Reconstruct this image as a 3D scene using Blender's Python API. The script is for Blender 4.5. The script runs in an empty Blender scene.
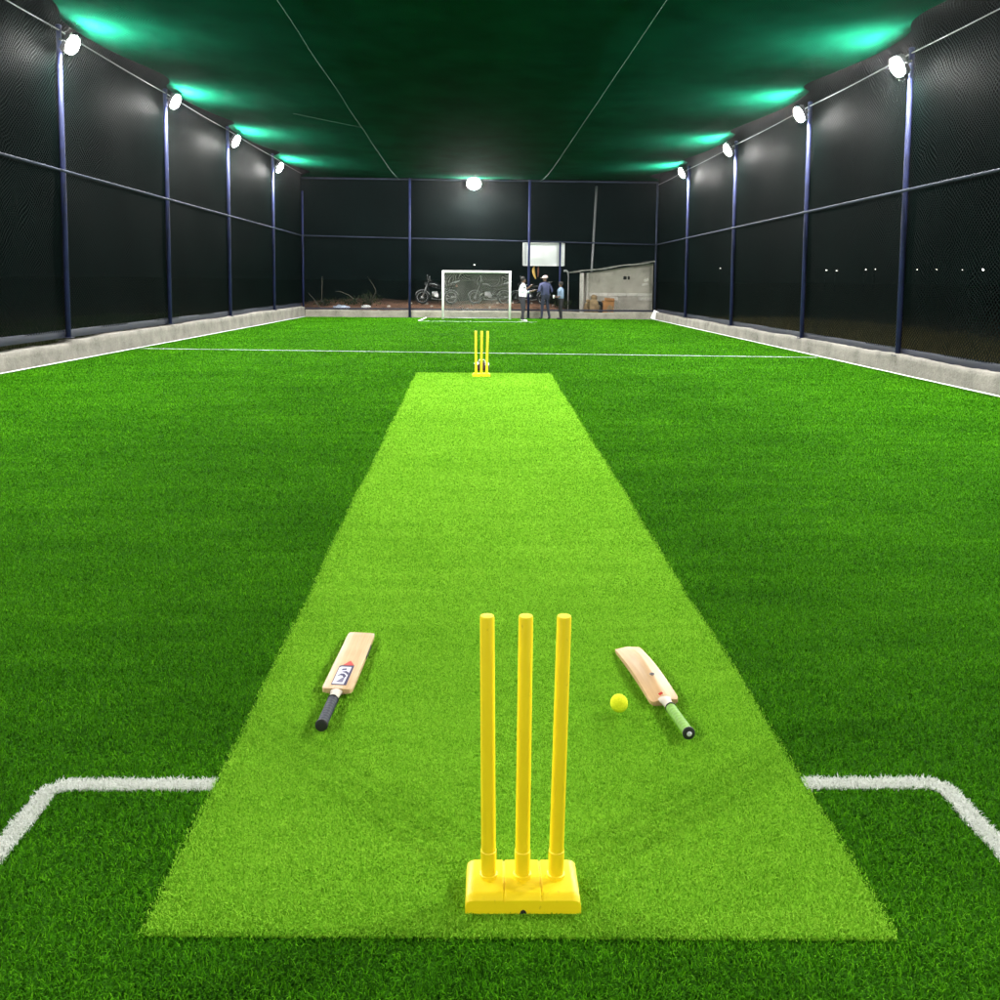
import bpy, bmesh, math, random
import numpy as np
from mathutils import Vector, Matrix, Euler

random.seed(7)
RNG = np.random.default_rng(11)
R = math.radians
SC = bpy.context.scene
COL = SC.collection

# ------------------------------------------------------------------ helpers
def tag(o, label=None, cat=None, group=None, kind=None):
    if label: o['label'] = label
    if cat: o['category'] = cat
    if group: o['group'] = group
    if kind: o['kind'] = kind
    return o

def empty(name, loc=(0, 0, 0), rot=(0, 0, 0)):
    o = bpy.data.objects.new(name, None)
    o.empty_display_size = .1
    COL.objects.link(o)
    o.location = loc
    o.rotation_euler = rot
    return o

def thing(name, label, cat, loc=(0, 0, 0), rot=(0, 0, 0), group=None):
    return tag(empty(name, loc, rot), label, cat, group)

def children(o):
    return [c for c in COL.objects if c.parent == o]

def copy_tree(o, parent=None):
    c = o.copy()
    COL.objects.link(c)
    if parent is not None:
        c.parent = parent
    for ch in children(o):
        copy_tree(ch, c)
    return c

class MB:
    """collects shapes for ONE mesh object"""
    def __init__(s):
        s.bm = bmesh.new()

    def _face(s, vs, mi=0, smooth=False):
        try:
            f = s.bm.faces.new(vs)
            f.material_index = mi
            f.smooth = smooth
        except ValueError:
            pass

    def box(s, c, size, rot=None, mi=0, bevel=0, seg=2, taper=1.0):
        t = bmesh.new()
        bmesh.ops.create_cube(t, size=1)
        for v in t.verts:
            k = taper if v.co.z > 0 else 1
            v.co = Vector((v.co.x * size[0] * k, v.co.y * size[1] * k, v.co.z * size[2]))
        if bevel:
            bmesh.ops.bevel(t, geom=list(t.edges), offset=bevel, segments=seg, affect='EDGES', profile=.5)
        M = Matrix.Translation(c)
        if rot is not None:
            M = M @ (rot.to_4x4() if isinstance(rot, Matrix) else Euler(rot).to_matrix().to_4x4())
        t.transform(M)
        s._merge(t, mi, smooth=bool(bevel))
        return s

    def _merge(s, t, mi=0, smooth=False):
        mp = {}
        for v in t.verts:
            mp[v] = s.bm.verts.new(v.co)
        for f in t.faces:
            s._face([mp[v] for v in f.verts], mi, smooth)
        t.free()

    def tube(s, pts, r, n=10, mi=0, caps=True, closed=False):
        pts = [Vector(p) for p in pts]
        m = len(pts)
        rr = r if isinstance(r, (list, tuple)) else [r] * m
        rings = []
        ref = None
        for i, p in enumerate(pts):
            if closed:
                d = pts[(i + 1) % m] - pts[i - 1]
            else:
                d = pts[min(i + 1, m - 1)] - pts[max(i - 1, 0)]
            d.normalize()
            if ref is None:
                ref = Vector((0, 0, 1)) if abs(d.z) < .9 else Vector((1, 0, 0))
            a = d.cross(ref)
            if a.length < 1e-6:
                a = d.orthogonal()
            a.normalize()
            b = a.cross(d).normalized()
            ref = b
            rings.append([s.bm.verts.new(p + (a * math.cos(2 * math.pi * k / n) + b * math.sin(2 * math.pi * k / n)) * rr[i]) for k in range(n)])
        lim = m if closed else m - 1
        for i in range(lim):
            A, B = rings[i], rings[(i + 1) % m]
            for k in range(n):
                s._face([A[k], A[(k + 1) % n], B[(k + 1) % n], B[k]], mi, True)
        if caps and not closed:
            s._face(rings[0][::-1], mi)
            s._face(rings[-1], mi)
        return s

    def lathe(s, prof, n=20, c=(0, 0, 0), axis='z', mi=0):
        rings = []
        c = Vector(c)
        for r, h in prof:
            ring = []
            for k in range(n):
                a = 2 * math.pi * k / n
                x, y = r * math.cos(a), r * math.sin(a)
                v = {'z': Vector((x, y, h)), 'x': Vector((h, x, y)), 'y': Vector((x, h, y))}[axis]
                ring.append(s.bm.verts.new(c + v))
            rings.append(ring)
        for i in range(len(rings) - 1):
            for k in range(n):
                s._face([rings[i][k], rings[i][(k + 1) % n], rings[i + 1][(k + 1) % n], rings[i + 1][k]], mi, True)
        s._face(rings[0][::-1], mi)
        s._face(rings[-1], mi)
        return s

    def torus(s, c, R_, r, axis='x', n=28, m=8, mi=0):
        pts = []
        for k in range(n):
            a = 2 * math.pi * k / n
            q = {'x': (0, R_ * math.cos(a), R_ * math.sin(a)), 'y': (R_ * math.cos(a), 0, R_ * math.sin(a)),
                 'z': (R_ * math.cos(a), R_ * math.sin(a), 0)}[axis]
            pts.append(Vector(c) + Vector(q))
        return s.tube(pts, r, m, mi, closed=True)

    def loft(s, rings, mi=0, smooth=True, caps=True):
        vr = [[s.bm.verts.new(p) for p in ring] for ring in rings]
        n = len(vr[0])
        for A, B in zip(vr, vr[1:]):
            for k in range(n):
                s._face([A[k], A[(k + 1) % n], B[(k + 1) % n], B[k]], mi, smooth)
        if caps:
            s._face(vr[0][::-1], mi)
            s._face(vr[-1], mi)
        return s

    def poly(s, pts, mi=0):
        s._face([s.bm.verts.new(p) for p in pts], mi)
        return s

    def prism(s, pts, d, mi=0):
        """closed outline pts extruded by vector d"""
        d = Vector(d)
        a = [s.bm.verts.new(Vector(p)) for p in pts]
        b = [s.bm.verts.new(Vector(p) + d) for p in pts]
        s._face(a[::-1], mi)
        s._face(b, mi)
        n = len(a)
        for k in range(n):
            s._face([a[k], a[(k + 1) % n], b[(k + 1) % n], b[k]], mi)
        return s

    def ball(s, c, r, scale=(1, 1, 1), sub=3, mi=0, noise=0, seed=0):
        t = bmesh.new()
        bmesh.ops.create_icosphere(t, subdivisions=sub, radius=1)
        rr = random.Random(seed)
        ph = [rr.uniform(0, 6.28) for _ in range(6)]
        for v in t.verts:
            d = v.co.normalized()
            k = 1 + noise * (math.sin(d.x * 5 + ph[0]) * math.sin(d.y * 6 + ph[1]) + .6 * math.sin(d.z * 9 + ph[2] + d.x * 4))
            v.co = Vector((d.x * r * scale[0] * k + c[0], d.y * r * scale[1] * k + c[1], d.z * r * scale[2] * k + c[2]))
        s._merge(t, mi, True)
        return s

    def build(s, name, mats, parent=None, fix=True, auto=None):
        me = bpy.data.meshes.new(name)
        if fix:
            bmesh.ops.recalc_face_normals(s.bm, faces=list(s.bm.faces))
        s.bm.to_mesh(me)
        s.bm.free()
        for m in (mats if isinstance(mats, (list, tuple)) else [mats]):
            me.materials.append(m)
        if auto:
            me.set_sharp_from_angle(angle=R(auto))
        o = bpy.data.objects.new(name, me)
        COL.objects.link(o)
        if parent is not None:
            o.parent = parent
        return o

def np_mesh(name, V, faces_flat, counts, mats, parent=None, attr=None, uv=None, smooth=False):
    me = bpy.data.meshes.new(name)
    nv, nl, nf = len(V), len(faces_flat), len(counts)
    me.vertices.add(nv)
    me.vertices.foreach_set('co', np.asarray(V, np.float32).ravel())
    me.loops.add(nl)
    me.loops.foreach_set('vertex_index', np.asarray(faces_flat, np.int32))
    me.polygons.add(nf)
    st = np.zeros(nf, np.int32)
    st[1:] = np.cumsum(counts)[:-1]
    me.polygons.foreach_set('loop_start', st)
    if smooth:
        me.polygons.foreach_set('use_smooth', np.ones(nf, bool))
    if attr is not None:
        a = me.attributes.new('tint', 'FLOAT', 'POINT')
        a.data.foreach_set('value', np.asarray(attr, np.float32))
    if uv is not None:
        l = me.uv_layers.new(name='net_uv')
        l.data.foreach_set('uv', np.asarray(uv, np.float32)[np.asarray(faces_flat)].ravel())
    me.update(calc_edges=True)
    me.validate()
    for m in (mats if isinstance(mats, (list, tuple)) else [mats]):
        me.materials.append(m)
    o = bpy.data.objects.new(name, me)
    COL.objects.link(o)
    if parent is not None:
        o.parent = parent
    return o

def grid_mesh(name, P, mats, uv=None, parent=None, smooth=True):
    """P: array (n, m, 3)"""
    n, m = P.shape[:2]
    idx = np.arange(n * m).reshape(n, m)
    q = np.stack([idx[:-1, :-1], idx[1:, :-1], idx[1:, 1:], idx[:-1, 1:]], -1).reshape(-1)
    return np_mesh(name, P.reshape(-1, 3), q, np.full((n - 1) * (m - 1), 4), mats, parent,
                   uv=None if uv is None else uv.reshape(-1, 2), smooth=smooth)

# ------------------------------------------------------------------ materials
class NT:
    def __init__(s, name):
        s.m = bpy.data.materials.new(name)
        s.m.use_nodes = True
        s.t = s.m.node_tree
        s.t.nodes.clear()
        s.out = s.n('ShaderNodeOutputMaterial')

    def n(s, ty, **kw):
        nd = s.t.nodes.new(ty)
        for k, v in kw.items():
            setattr(nd, k, v)
        return nd

    def l(s, a, b):
        s.t.links.new(a, b)

    def math(s, op, a, b=None, clamp=False):
        nd = s.n('ShaderNodeMath', operation=op)
        nd.use_clamp = clamp
        for i, x in enumerate((a, b)):
            if x is None: continue
            if isinstance(x, (int, float)): nd.inputs[i].default_value = x
            else: s.l(x, nd.inputs[i])
        return nd.outputs[0]

    def noise(s, scale, detail=4, rough=.6, vec=None, dist=0):
        nd = s.n('ShaderNodeTexNoise')
        nd.inputs['Scale'].default_value = scale
        nd.inputs['Detail'].default_value = detail
        nd.inputs['Roughness'].default_value = rough
        nd.inputs['Distortion'].default_value = dist
        if vec is not None: s.l(vec, nd.inputs['Vector'])
        return nd.outputs['Fac']

    def ramp(s, fac, stops):
        nd = s.n('ShaderNodeValToRGB')
        e = nd.color_ramp.elements
        while len(e) < len(stops): e.new(.5)
        for k, (p, c) in zip(e, stops):
            k.position = p
            k.color = (*c, 1) if len(c) == 3 else c
        s.l(fac, nd.inputs[0])
        return nd.outputs[0]

    def mix(s, fac, a, b):
        nd = s.n('ShaderNodeMix', data_type='RGBA')
        for sock, v in ((nd.inputs[0], fac), (nd.inputs[6], a), (nd.inputs[7], b)):
            if isinstance(v, (int, float)): sock.default_value = v
            elif isinstance(v, tuple): sock.default_value = (*v, 1)
            else: s.l(v, sock)
        return nd.outputs[2]

    def bsdf(s, color, rough=.6, metal=0, spec=.5, bump=None, bump_s=.3, bump_d=.01):
        b = s.n('ShaderNodeBsdfPrincipled')
        if isinstance(color, tuple): b.inputs['Base Color'].default_value = (*color, 1)
        else: s.l(color, b.inputs['Base Color'])
        if isinstance(rough, (int, float)): b.inputs['Roughness'].default_value = rough
        else: s.l(rough, b.inputs['Roughness'])
        b.inputs['Metallic'].default_value = metal
        b.inputs['Specular IOR Level'].default_value = spec
        if bump is not None:
            bp = s.n('ShaderNodeBump')
            bp.inputs['Strength'].default_value = bump_s
            bp.inputs['Distance'].default_value = bump_d
            s.l(bump, bp.inputs['Height'])
            s.l(bp.outputs[0], b.inputs['Normal'])
        return b

    def done(s, shader):
        s.l(shader.outputs[0] if hasattr(shader, 'outputs') else shader, s.out.inputs['Surface'])
        return s.m

def obj_coord(t):
    return t.n('ShaderNodeTexCoord').outputs['Object']

def simple(name, col, rough=.6, metal=0, var=.18, scale=12, spec=.5, bump=.15, bump_d=.003):
    t = NT(name)
    co = obj_coord(t)
    nz = t.noise(scale, 5, .6, co)
    dark = tuple(c * (1 - var) for c in col)
    lite = tuple(min(1, c * (1 + var)) for c in col)
    c = t.ramp(nz, [(.3, dark), (.7, lite)])
    rg = t.math('ADD', t.math('MULTIPLY', nz, .25), rough - .12)
    return t.done(t.bsdf(c, rg, metal, spec, t.noise(scale * 6, 3, .6, co), bump, bump_d))

def emit(name, col, s):
    t = NT(name)
    e = t.n('ShaderNodeEmission')
    e.inputs[0].default_value = (*col, 1)
    e.inputs[1].default_value = s
    return t.done(e)

TURF_D = (.010, .115, .005)
TURF_L = (.030, .270, .010)

def world_pos(t):
    return t.n('ShaderNodeNewGeometry').outputs['Position']

def scaled(t, vec, sx, sy, sz, rz=0):
    mp = t.n('ShaderNodeMapping')
    mp.inputs['Scale'].default_value = (sx, sy, sz)
    mp.inputs['Rotation'].default_value = (0, 0, rz)
    t.l(vec, mp.inputs['Vector'])
    return mp.outputs[0]

def blade_material(name, c0, c1, c2, rough=.8, trans=.15):
    t = NT(name)
    at = t.n('ShaderNodeAttribute', attribute_name='tint')
    big = t.noise(.55, 3, .6, world_pos(t))
    nap = t.noise(3.2, 4, .65, scaled(t, world_pos(t), .22, 1.5, 1, .22))
    f = t.math('ADD', t.math('MULTIPLY', at.outputs['Fac'], .75), t.math('MULTIPLY', t.math('SUBTRACT', t.math('ADD', big, nap), 1.0), .42), True)
    c = t.ramp(f, [(0, c0), (.55, c1), (1, c2)])
    b = t.bsdf(c, rough, 0, .03)
    tr = t.n('ShaderNodeBsdfTranslucent')
    t.l(c, tr.inputs[0])
    mx = t.n('ShaderNodeMixShader')
    mx.inputs[0].default_value = trans
    t.l(b.outputs[0], mx.inputs[1])
    t.l(tr.outputs[0], mx.inputs[2])
    return t.done(mx)

def turf_sheet_material(name, c0, c1, c2, s=1.0):
    t = NT(name)
    p = world_pos(t)
    fine = t.noise(95 * s, 3, .7, scaled(t, p, 1, 1, 1))
    mid = t.noise(13 * s, 4, .7, scaled(t, p, 1, .45, 1, .35))
    nap = t.noise(5, 4, .65, scaled(t, p, .18, 1.6, 1, .30))
    nap2 = t.noise(5, 4, .65, scaled(t, p, .2, 1.3, 1, -.42))
    big = t.noise(.55, 3, .6, p)
    f = t.math('ADD', t.math('MULTIPLY', fine, .55), t.math('MULTIPLY', mid, .45))
    f = t.math('ADD', f, t.math('MULTIPLY', t.math('SUBTRACT', t.math('ADD', nap, nap2), 1.0), .35))
    f = t.math('ADD', f, t.math('MULTIPLY', t.math('SUBTRACT', big, .5), .35))
    c = t.ramp(f, [(.30, c0), (.5, c1), (.72, c2)])
    return t.done(t.bsdf(c, .9, 0, .04, fine, .9, .012))

def net_material(name, col, cell, w, lo=0.0, trans=.0, spec=.4, wob=.35):
    t = NT(name)
    uv = t.n('ShaderNodeUVMap', uv_map='net_uv').outputs[0]
    nz = t.n('ShaderNodeTexNoise')
    nz.inputs['Scale'].default_value = 1.1
    nz.inputs['Detail'].default_value = 2
    t.l(uv, nz.inputs['Vector'])
    vm = t.n('ShaderNodeVectorMath', operation='SCALE')
    t.l(nz.outputs['Color'], vm.inputs[0])
    vm.inputs['Scale'].default_value = wob
    va = t.n('ShaderNodeVectorMath', operation='ADD')
    t.l(uv, va.inputs[0])
    t.l(vm.outputs[0], va.inputs[1])
    sp = t.n('ShaderNodeSeparateXYZ')
    t.l(va.outputs[0], sp.inputs[0])
    u, v = sp.outputs[0], sp.outputs[1]
    def stripe(x):
        f = t.math('FRACT', t.math('DIVIDE', x, cell))
        return t.math('GREATER_THAN', t.math('ABSOLUTE', t.math('SUBTRACT', f, .5)), .5 - w / 2)
    k = t.math('MAXIMUM', stripe(t.math('ADD', u, v)), stripe(t.math('SUBTRACT', u, v)))
    if lo: k = t.math('MAXIMUM', k, lo)
    big = t.noise(.9, 3, .6, uv)
    c = t.ramp(big, [(.3, tuple(x * .75 for x in col)), (.7, tuple(x * 1.25 for x in col))])
    b = t.bsdf(c, .6, 0, spec)
    sh = b.outputs[0]
    if trans:
        tr = t.n('ShaderNodeBsdfTranslucent')
        t.l(c, tr.inputs[0])
        mm = t.n('ShaderNodeMixShader')
        mm.inputs[0].default_value = trans
        t.l(sh, mm.inputs[1])
        t.l(tr.outputs[0], mm.inputs[2])
        sh = mm.outputs[0]
    tp = t.n('ShaderNodeBsdfTransparent')
    mx = t.n('ShaderNodeMixShader')
    t.l(k, mx.inputs[0])
    t.l(tp.outputs[0], mx.inputs[1])
    t.l(sh, mx.inputs[2])
    return t.done(mx.outputs[0])

def concrete_material(name, base, blocks=None):
    t = NT(name)
    p = world_pos(t)
    n1 = t.noise(2.2, 6, .65, p)
    n2 = t.noise(22, 5, .7, p)
    n3 = t.noise(.8, 3, .6, p)
    f = t.math('ADD', t.math('MULTIPLY', n1, .5), t.math('ADD', t.math('MULTIPLY', n2, .3), t.math('MULTIPLY', n3, .2)))
    c = t.ramp(f, [(.33, tuple(x * .35 for x in base)), (.46, tuple(x * .85 for x in base)), (.64, tuple(min(1, x * 1.25) for x in base))])
    return t.done(t.bsdf(c, .9, 0, .2, t.math('ADD', n2, t.math('MULTIPLY', n1, 1.5)), .7, .02))

M = {}
t = NT('yellow_plastic')
co = obj_coord(t)
c_ = t.ramp(t.noise(6, 4, .6, co), [(.3, (.90, .66, .005)), (.7, (.96, .72, .006))])
sp_ = t.ramp(t.noise(38, 3, .75, scaled(t, co, 1, 1, .45)), [(.66, (0, 0, 0)), (.74, (1, 1, 1))])
M['yellow'] = t.done(t.bsdf(t.mix(t.math('MULTIPLY', sp_, .35), c_, (.40, .24, .02)), .5, 0, .5, t.noise(30, 3, .6, co), .08, .003))
M['yellow_dark'] = simple('yellow_plastic_worn', (.72, .42, .004), .5, var=.1, scale=20)
M['void'] = simple('hole_shade_and_eye', (.012, .011, .01), .9)  # near-black colour for the painted shade of holes, and for eyes
M['post'] = simple('navy_post_paint', (.011, .016, .058), .62, var=.35, scale=5, spec=.2)
M['rail'] = simple('grey_blue_rail_paint', (.02, .026, .046), .7, var=.35, scale=4, spec=.15)
M['sill'] = simple('navy_sill_paint', (.008, .011, .028), .6, var=.3, scale=4)
M['cable'] = simple('galvanised_cable', (.16, .165, .165), .6, 0, var=.15)
M['rope'] = simple('dark_green_rope', (.015, .085, .055), .8, var=.3)
M['housing'] = simple('floodlight_housing', (.03, .03, .035), .4, var=.1)
M['white_paint'] = simple('white_goal_paint', (.75, .76, .76), .4, var=.07, scale=3)
M['white_sheet'] = simple('white_sheet', (.72, .75, .75), .6, var=.08, scale=3)
M['black_rubber'] = simple('black_rubber', (.012, .012, .013), .75)
M['chrome'] = simple('bare_metal', (.30, .30, .30), .35, .8, var=.1)
M['bike_paint'] = simple('black_bike_paint', (.02, .021, .024), .25, var=.2)
M['bike_trim'] = simple('silver_bike_trim', (.40, .41, .42), .3, .2, var=.1)
M['seat'] = simple('black_seat_vinyl', (.015, .015, .015), .6)
M['lens'] = simple('clear_lens', (.55, .56, .56), .1)
M['kerb'] = concrete_material('kerb_concrete', (.235, .22, .195))
M['kerb_far'] = concrete_material('far_kerb_concrete', (.25, .235, .195))
M['render_wall'] = concrete_material('grey_render', (.42, .40, .34))
M['block'] = concrete_material('pale_block', (.62, .60, .54))
M['post_conc'] = concrete_material('pale_post', (.55, .53, .48))
M['roof'] = concrete_material('roof_sheet', (.36, .36, .32))
M['card'] = simple('brown_cardboard', (.42, .20, .07), .85, var=.3, scale=4)
M['sack'] = simple('tan_sack', (.30, .21, .11), .9, var=.35, scale=6)
M['mud'] = simple('brown_soil', (.17, .085, .05), .95, var=.55, scale=2.5, bump=.8, bump_d=.03)
M['lime_pale'] = simple('pale_rubble', (.42, .38, .33), .9, var=.3)
M['bluewhite'] = simple('blue_white_plastic', (.45, .52, .66), .45, var=.35, scale=5)
M['twig'] = simple('dry_twig', (.085, .08, .06), .9, var=.3)
M['ochre'] = simple('yellow_cloth', (.62, .40, .10), .8, var=.25)
M['redbrown'] = simple('red_brown_cloth', (.22, .08, .045), .8, var=.25)
M['lamp'] = emit('floodlight_glow', (1, .985, .95), 2500)
M['far_lamp'] = emit('distant_lamp_glow', (1, .97, .88), 3.5)
M['far_lamp_strong'] = emit('distant_bright_lamp_glow', (1, .98, .92), 14)
M['line'] = simple('white_line_fibre', (.70, .72, .68), .8, var=.1, scale=60, bump=.5, bump_d=.01)

# ------------------------------------------------------------------ layout of the cage (metres, camera above the origin)
YF = 37.8                                            # far net
def XL(y): return -7.75 + (y - 17.5) * .0285          # left line of posts
def XR(y): return 7.50 - (y - 16) * .006              # right line of posts
def lerp(a, b, t): return a + (b - a) * t
def tl(y): return (y - 13) / (YF - 13)
def zmidL(y): return lerp(3.58, 3.28, tl(y))
def zcabL(y): return lerp(6.16, 5.78, tl(y))
def zmidR(y): return lerp(3.22, 3.06, tl(y))
def zcabR(y): return lerp(5.57, 5.50, tl(y))
Y0 = -9.0
POSTS_L = [17.5, 22.8, 27.8, 33.1]
POSTS_R = [16.1, 20.9, 26.7, 32.5]
BAYS_L = [-9.2, -3.8, 1.6, 6.9, 12.2] + POSTS_L + [YF]
BAYS_R = [-10.5, -5.1, .3, 5.6, 10.9] + POSTS_R + [YF]
KL, KR, KF = .42, .30, .29                             # kerb heights

# ------------------------------------------------------------------ ground and turf
def dirt_ground():
    t = NT('night_soil')
    p = world_pos(t)
    f = t.math('ADD', t.math('MULTIPLY', t.noise(1.3, 6, .7, p), .6), t.math('MULTIPLY', t.noise(9, 4, .7, p), .4))
    c = t.ramp(f, [(.3, (.02, .019, .012)), (.52, (.06, .047, .03)), (.75, (.12, .08, .05))])
    m = t.done(t.bsdf(c, .95, 0, .1, f, .8, .05))
    b = MB()
    b.poly([(-500, -120, -.02), (500, -120, -.02), (500, 900, -.02), (-500, 900, -.02)])
    return tag(b.build('ground', m), 'dark bare soil around the netted pitch', None, kind='structure')
dirt_ground()

M['turf_sheet'] = turf_sheet_material('turf_sheet', (.012, .060, .002), (.030, .130, .004), (.060, .22, .010))
M['turf_blade'] = blade_material('turf_blade', (.011, .062, .001), (.054, .245, .003), (.20, .57, .014))
M['mat_sheet'] = turf_sheet_material('mat_sheet', (.14, .36, .010), (.22, .50, .022), (.29, .60, .035), 1.4)
M['mat_blade'] = blade_material('mat_blade', (.105, .31, .008), (.25, .565, .03), (.44, .75, .07))
M['line_blade'] = blade_material('line_blade', (.62, .66, .58), (.78, .80, .76), (.85, .86, .84))

b = MB()
b.poly([(XL(Y0) + .04, Y0, 0), (XR(Y0) - .04, Y0, 0), (XR(YF) - .04, YF - .02, 0), (XL(YF) + .04, YF - .02, 0)])
tag(b.build('turf_base', M['turf_sheet']), 'green artificial turf floor of the cage', kind='structure')

def blades(pts, L, W, tilt, rng):
    n = len(pts)
    az = rng.uniform(0, 2 * np.pi, n)
    tl_ = rng.uniform(tilt[0], tilt[1], n)
    L = L * rng.uniform(.65, 1.25, n)
    W = W * rng.uniform(.7, 1.3, n)
    d = np.stack([np.cos(az), np.sin(az), 0 * az], 1)
    s = np.stack([-np.sin(az), np.cos(az), 0 * az], 1)
    az2 = az + rng.uniform(-1.1, 1.1, n)
    d2 = np.stack([np.cos(az2), np.sin(az2), 0 * az], 1)
    up = np.array([0, 0, 1.])
    t1 = tl_ * .55
    mid = pts + (d * np.sin(t1)[:, None] + up * np.cos(t1)[:, None]) * (L * .5)[:, None]
    t2 = np.minimum(tl_ * 1.35, 1.62)
    tip = mid + (d2 * np.sin(t2)[:, None] + up * np.cos(t2)[:, None]) * (L * .5)[:, None]
    w = (W * .5)[:, None]
    V = np.stack([pts - s * w, pts + s * w, mid + s * w * .9, mid - s * w * .9, tip], 1).reshape(-1, 3)
    base = np.arange(n)[:, None] * 5
    F = np.concatenate([base + [0, 1, 2, 3], base + [3, 2, 4]], 1).reshape(-1)
    counts = np.tile([4, 3], n)
    tint = np.repeat(rng.uniform(0, 1, n), 5)
    return V, F, counts, tint

# mat outline (a slightly flaring strip)
MATC = [(-.802, 2.11), (1.038, 2.073), (1.253, 15.467), (-1.042, 15.495)]
def edge_wob(y, p): return .005 * np.sin(y * 1.7 + p) + .004 * np.sin(y * 4.3 + 2 * p)
def mat_l(y): return edge_wob(y, .5) + lerp(MATC[0][0], MATC[3][0], (y - 2.11) / (15.495 - 2.11))
def mat_r(y): return edge_wob(y, 2.1) + lerp(MATC[1][0], MATC[2][0], (y - 2.073) / (15.467 - 2.073))
def mat_y0(x): return lerp(2.11, 2.073, (x + .8) / 1.84)
def mat_y1(x): return lerp(15.495, 15.467, (x + 1.04) / 2.3)
LW = .07
PEN = [(-1.322, 2.779), (1.494, 2.765)]               # corners of the near goal box
def seg_dist(x, y, a, c):
    a, c = np.array(a), np.array(c)
    d = c - a
    t = np.clip(((x - a[0]) * d[0] + (y - a[1]) * d[1]) / (d @ d), 0, 1)
    return np.hypot(x - a[0] - t * d[0], y - a[1] - t * d[1])
def pen_dist(x, y):
    e = .035
    (ax, ay), (bx, by) = PEN
    d = seg_dist(x, y, (ax + e, ay), (bx - e, by))
    d = np.minimum(d, seg_dist(x, y, (ax, ay - e), (ax + .02, .6)))
    d = np.minimum(d, seg_dist(x, y, (bx, by - e), (bx - .02, .6)))
    d = np.minimum(d, seg_dist(x, y, (ax + e, ay), (ax, ay - e)))
    return np.minimum(d, seg_dist(x, y, (bx - e, by), (bx, by - e)))

def scatter(y0, y1, dens, half, rng):
    """points with density dens(y) in the strip |x| < half(y)"""
    out = []
    ys = np.linspace(y0, y1, 60)
    for a, c in zip(ys[:-1], ys[1:]):
        m = .5 * (a + c)
        hw = half(m)
        n = int(dens(m) * 2 * hw * (c - a))
        out.append(np.stack([rng.uniform(-hw, hw, n), rng.uniform(a, c, n)], 1))
    return np.concatenate(out)

TURF_END = 37.4
def turf_dens(y): return 42000 * min(1, (4.2 / max(y, .1))) ** 2.0
P = scatter(1.35, TURF_END, turf_dens, lambda y: min(7.9, .66 * y + .55), RNG)
x, y = P[:, 0], P[:, 1]
jit = RNG.normal(0, .006, len(P))
keep = ~((x > mat_l(y) + .015) & (x < mat_r(y) - .015) & (y > mat_y0(x) + .015) & (y < mat_y1(x) - .015))
keep &= pen_dist(x, y) > LW / 2 + jit - .004
keep &= (x > XL(y) + .1) & (x < XR(y) - .1)
P = P[keep]
sz = np.clip(P[:, 1] / 4.2, 1, 9)
V, F, C_, T = blades(np.c_[P, np.zeros(len(P))], .0185 * np.minimum(sz, 2.6) ** .6, .0026 * sz ** .9, (.55, 1.4), RNG)
turf = np_mesh('artificial_turf', V, F, C_, M['turf_blade'], attr=T)
tag(turf, 'short dark green artificial grass blades covering the pitch', 'turf', kind='stuff')

# white goal box line in the near turf (white tufts on a thin white strip)
n = int(70000 * 3.2 * .6)
Q = np.stack([RNG.uniform(-1.6, 1.75, 900000), RNG.uniform(.7, 3.0, 900000)], 1)
dd = pen_dist(Q[:, 0], Q[:, 1])
Q = Q[dd < LW / 2 - .006 + RNG.normal(0, .004, len(Q))]
xq, yq = Q[:, 0], Q[:, 1]
Q = Q[~((xq > mat_l(yq) - .004) & (xq < mat_r(yq) + .004) & (yq > mat_y0(xq)))]
V, F, C_, T = blades(np.c_[Q, np.zeros(len(Q))], .019, .0030, (.5, 1.35), RNG)
ln = np_mesh('goal_box_line', V, F, C_, M['line_blade'], attr=T)
tag(ln, 'white painted goal box line on the near turf', kind='structure')
b = MB()
e = .05
for (ax, ay), sgn in ((PEN[0], -1), (PEN[1], 1)):
    xi = mat_l(ay) if sgn < 0 else mat_r(ay)
    h = LW / 2 - .008
    xo = ax + sgn * h
    xn = ax - sgn * h
    b.poly([(xi, ay - h, .004), (xi, ay + h, .004), (ax - sgn * e, ay + h, .004), (xo, ay - e * .6, .004), (xo, .7, .004), (xn, .7, .004), (xn, ay - e, .004), (ax - sgn * e * 1.2, ay - h, .004)])
pb = b.build('line_backing', M['line'], ln)

# far markings, thin painted strips
def strip(a, c, w, z=.03, name='pitch_line', label=''):
    a, c = Vector((*a, z)), Vector((*c, z))
    d = (c - a).normalized()
    s = Vector((-d.y, d.x, 0)) * w / 2
    b = MB()
    n = max(2, int((c - a).length / .35))
    L_, R__ = [], []
    for i in range(n + 1):
        p = a.lerp(c, i / n)
        L_.append(b.bm.verts.new(p + s * random.uniform(.75, 1.2)))
        R__.append(b.bm.verts.new(p - s * random.uniform(.75, 1.2)))
    for i in range(n):
        b._face([L_[i], R__[i], R__[i + 1], L_[i + 1]])
    return tag(b.build(name, M['line']), label, kind='structure')
strip((-7.32, 20.0), (7.08, 18.85), .06, .034, 'crossing_line', 'thin white line across the turf behind the far wicket')
strip((XL(2) + .22, 2), (XL(37.2) + .2, 37.2), .085, .03, 'left_side_line', 'white side line along the left concrete kerb')
strip((XR(2) - .22, 2), (XR(37.2) - .22, 37.2), .085, .03, 'right_side_line', 'white side line along the right concrete kerb')
b_ = strip((-2.2, 33.8), (2.2, 33.7), .09, .037, 'far_box_line', 'faint white line in front of the goal')
strip((-2.18, 34.1), (-2.08, 37.0), .09, .041, 'far_box_side', 'short white line mark left of the goal')

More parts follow.
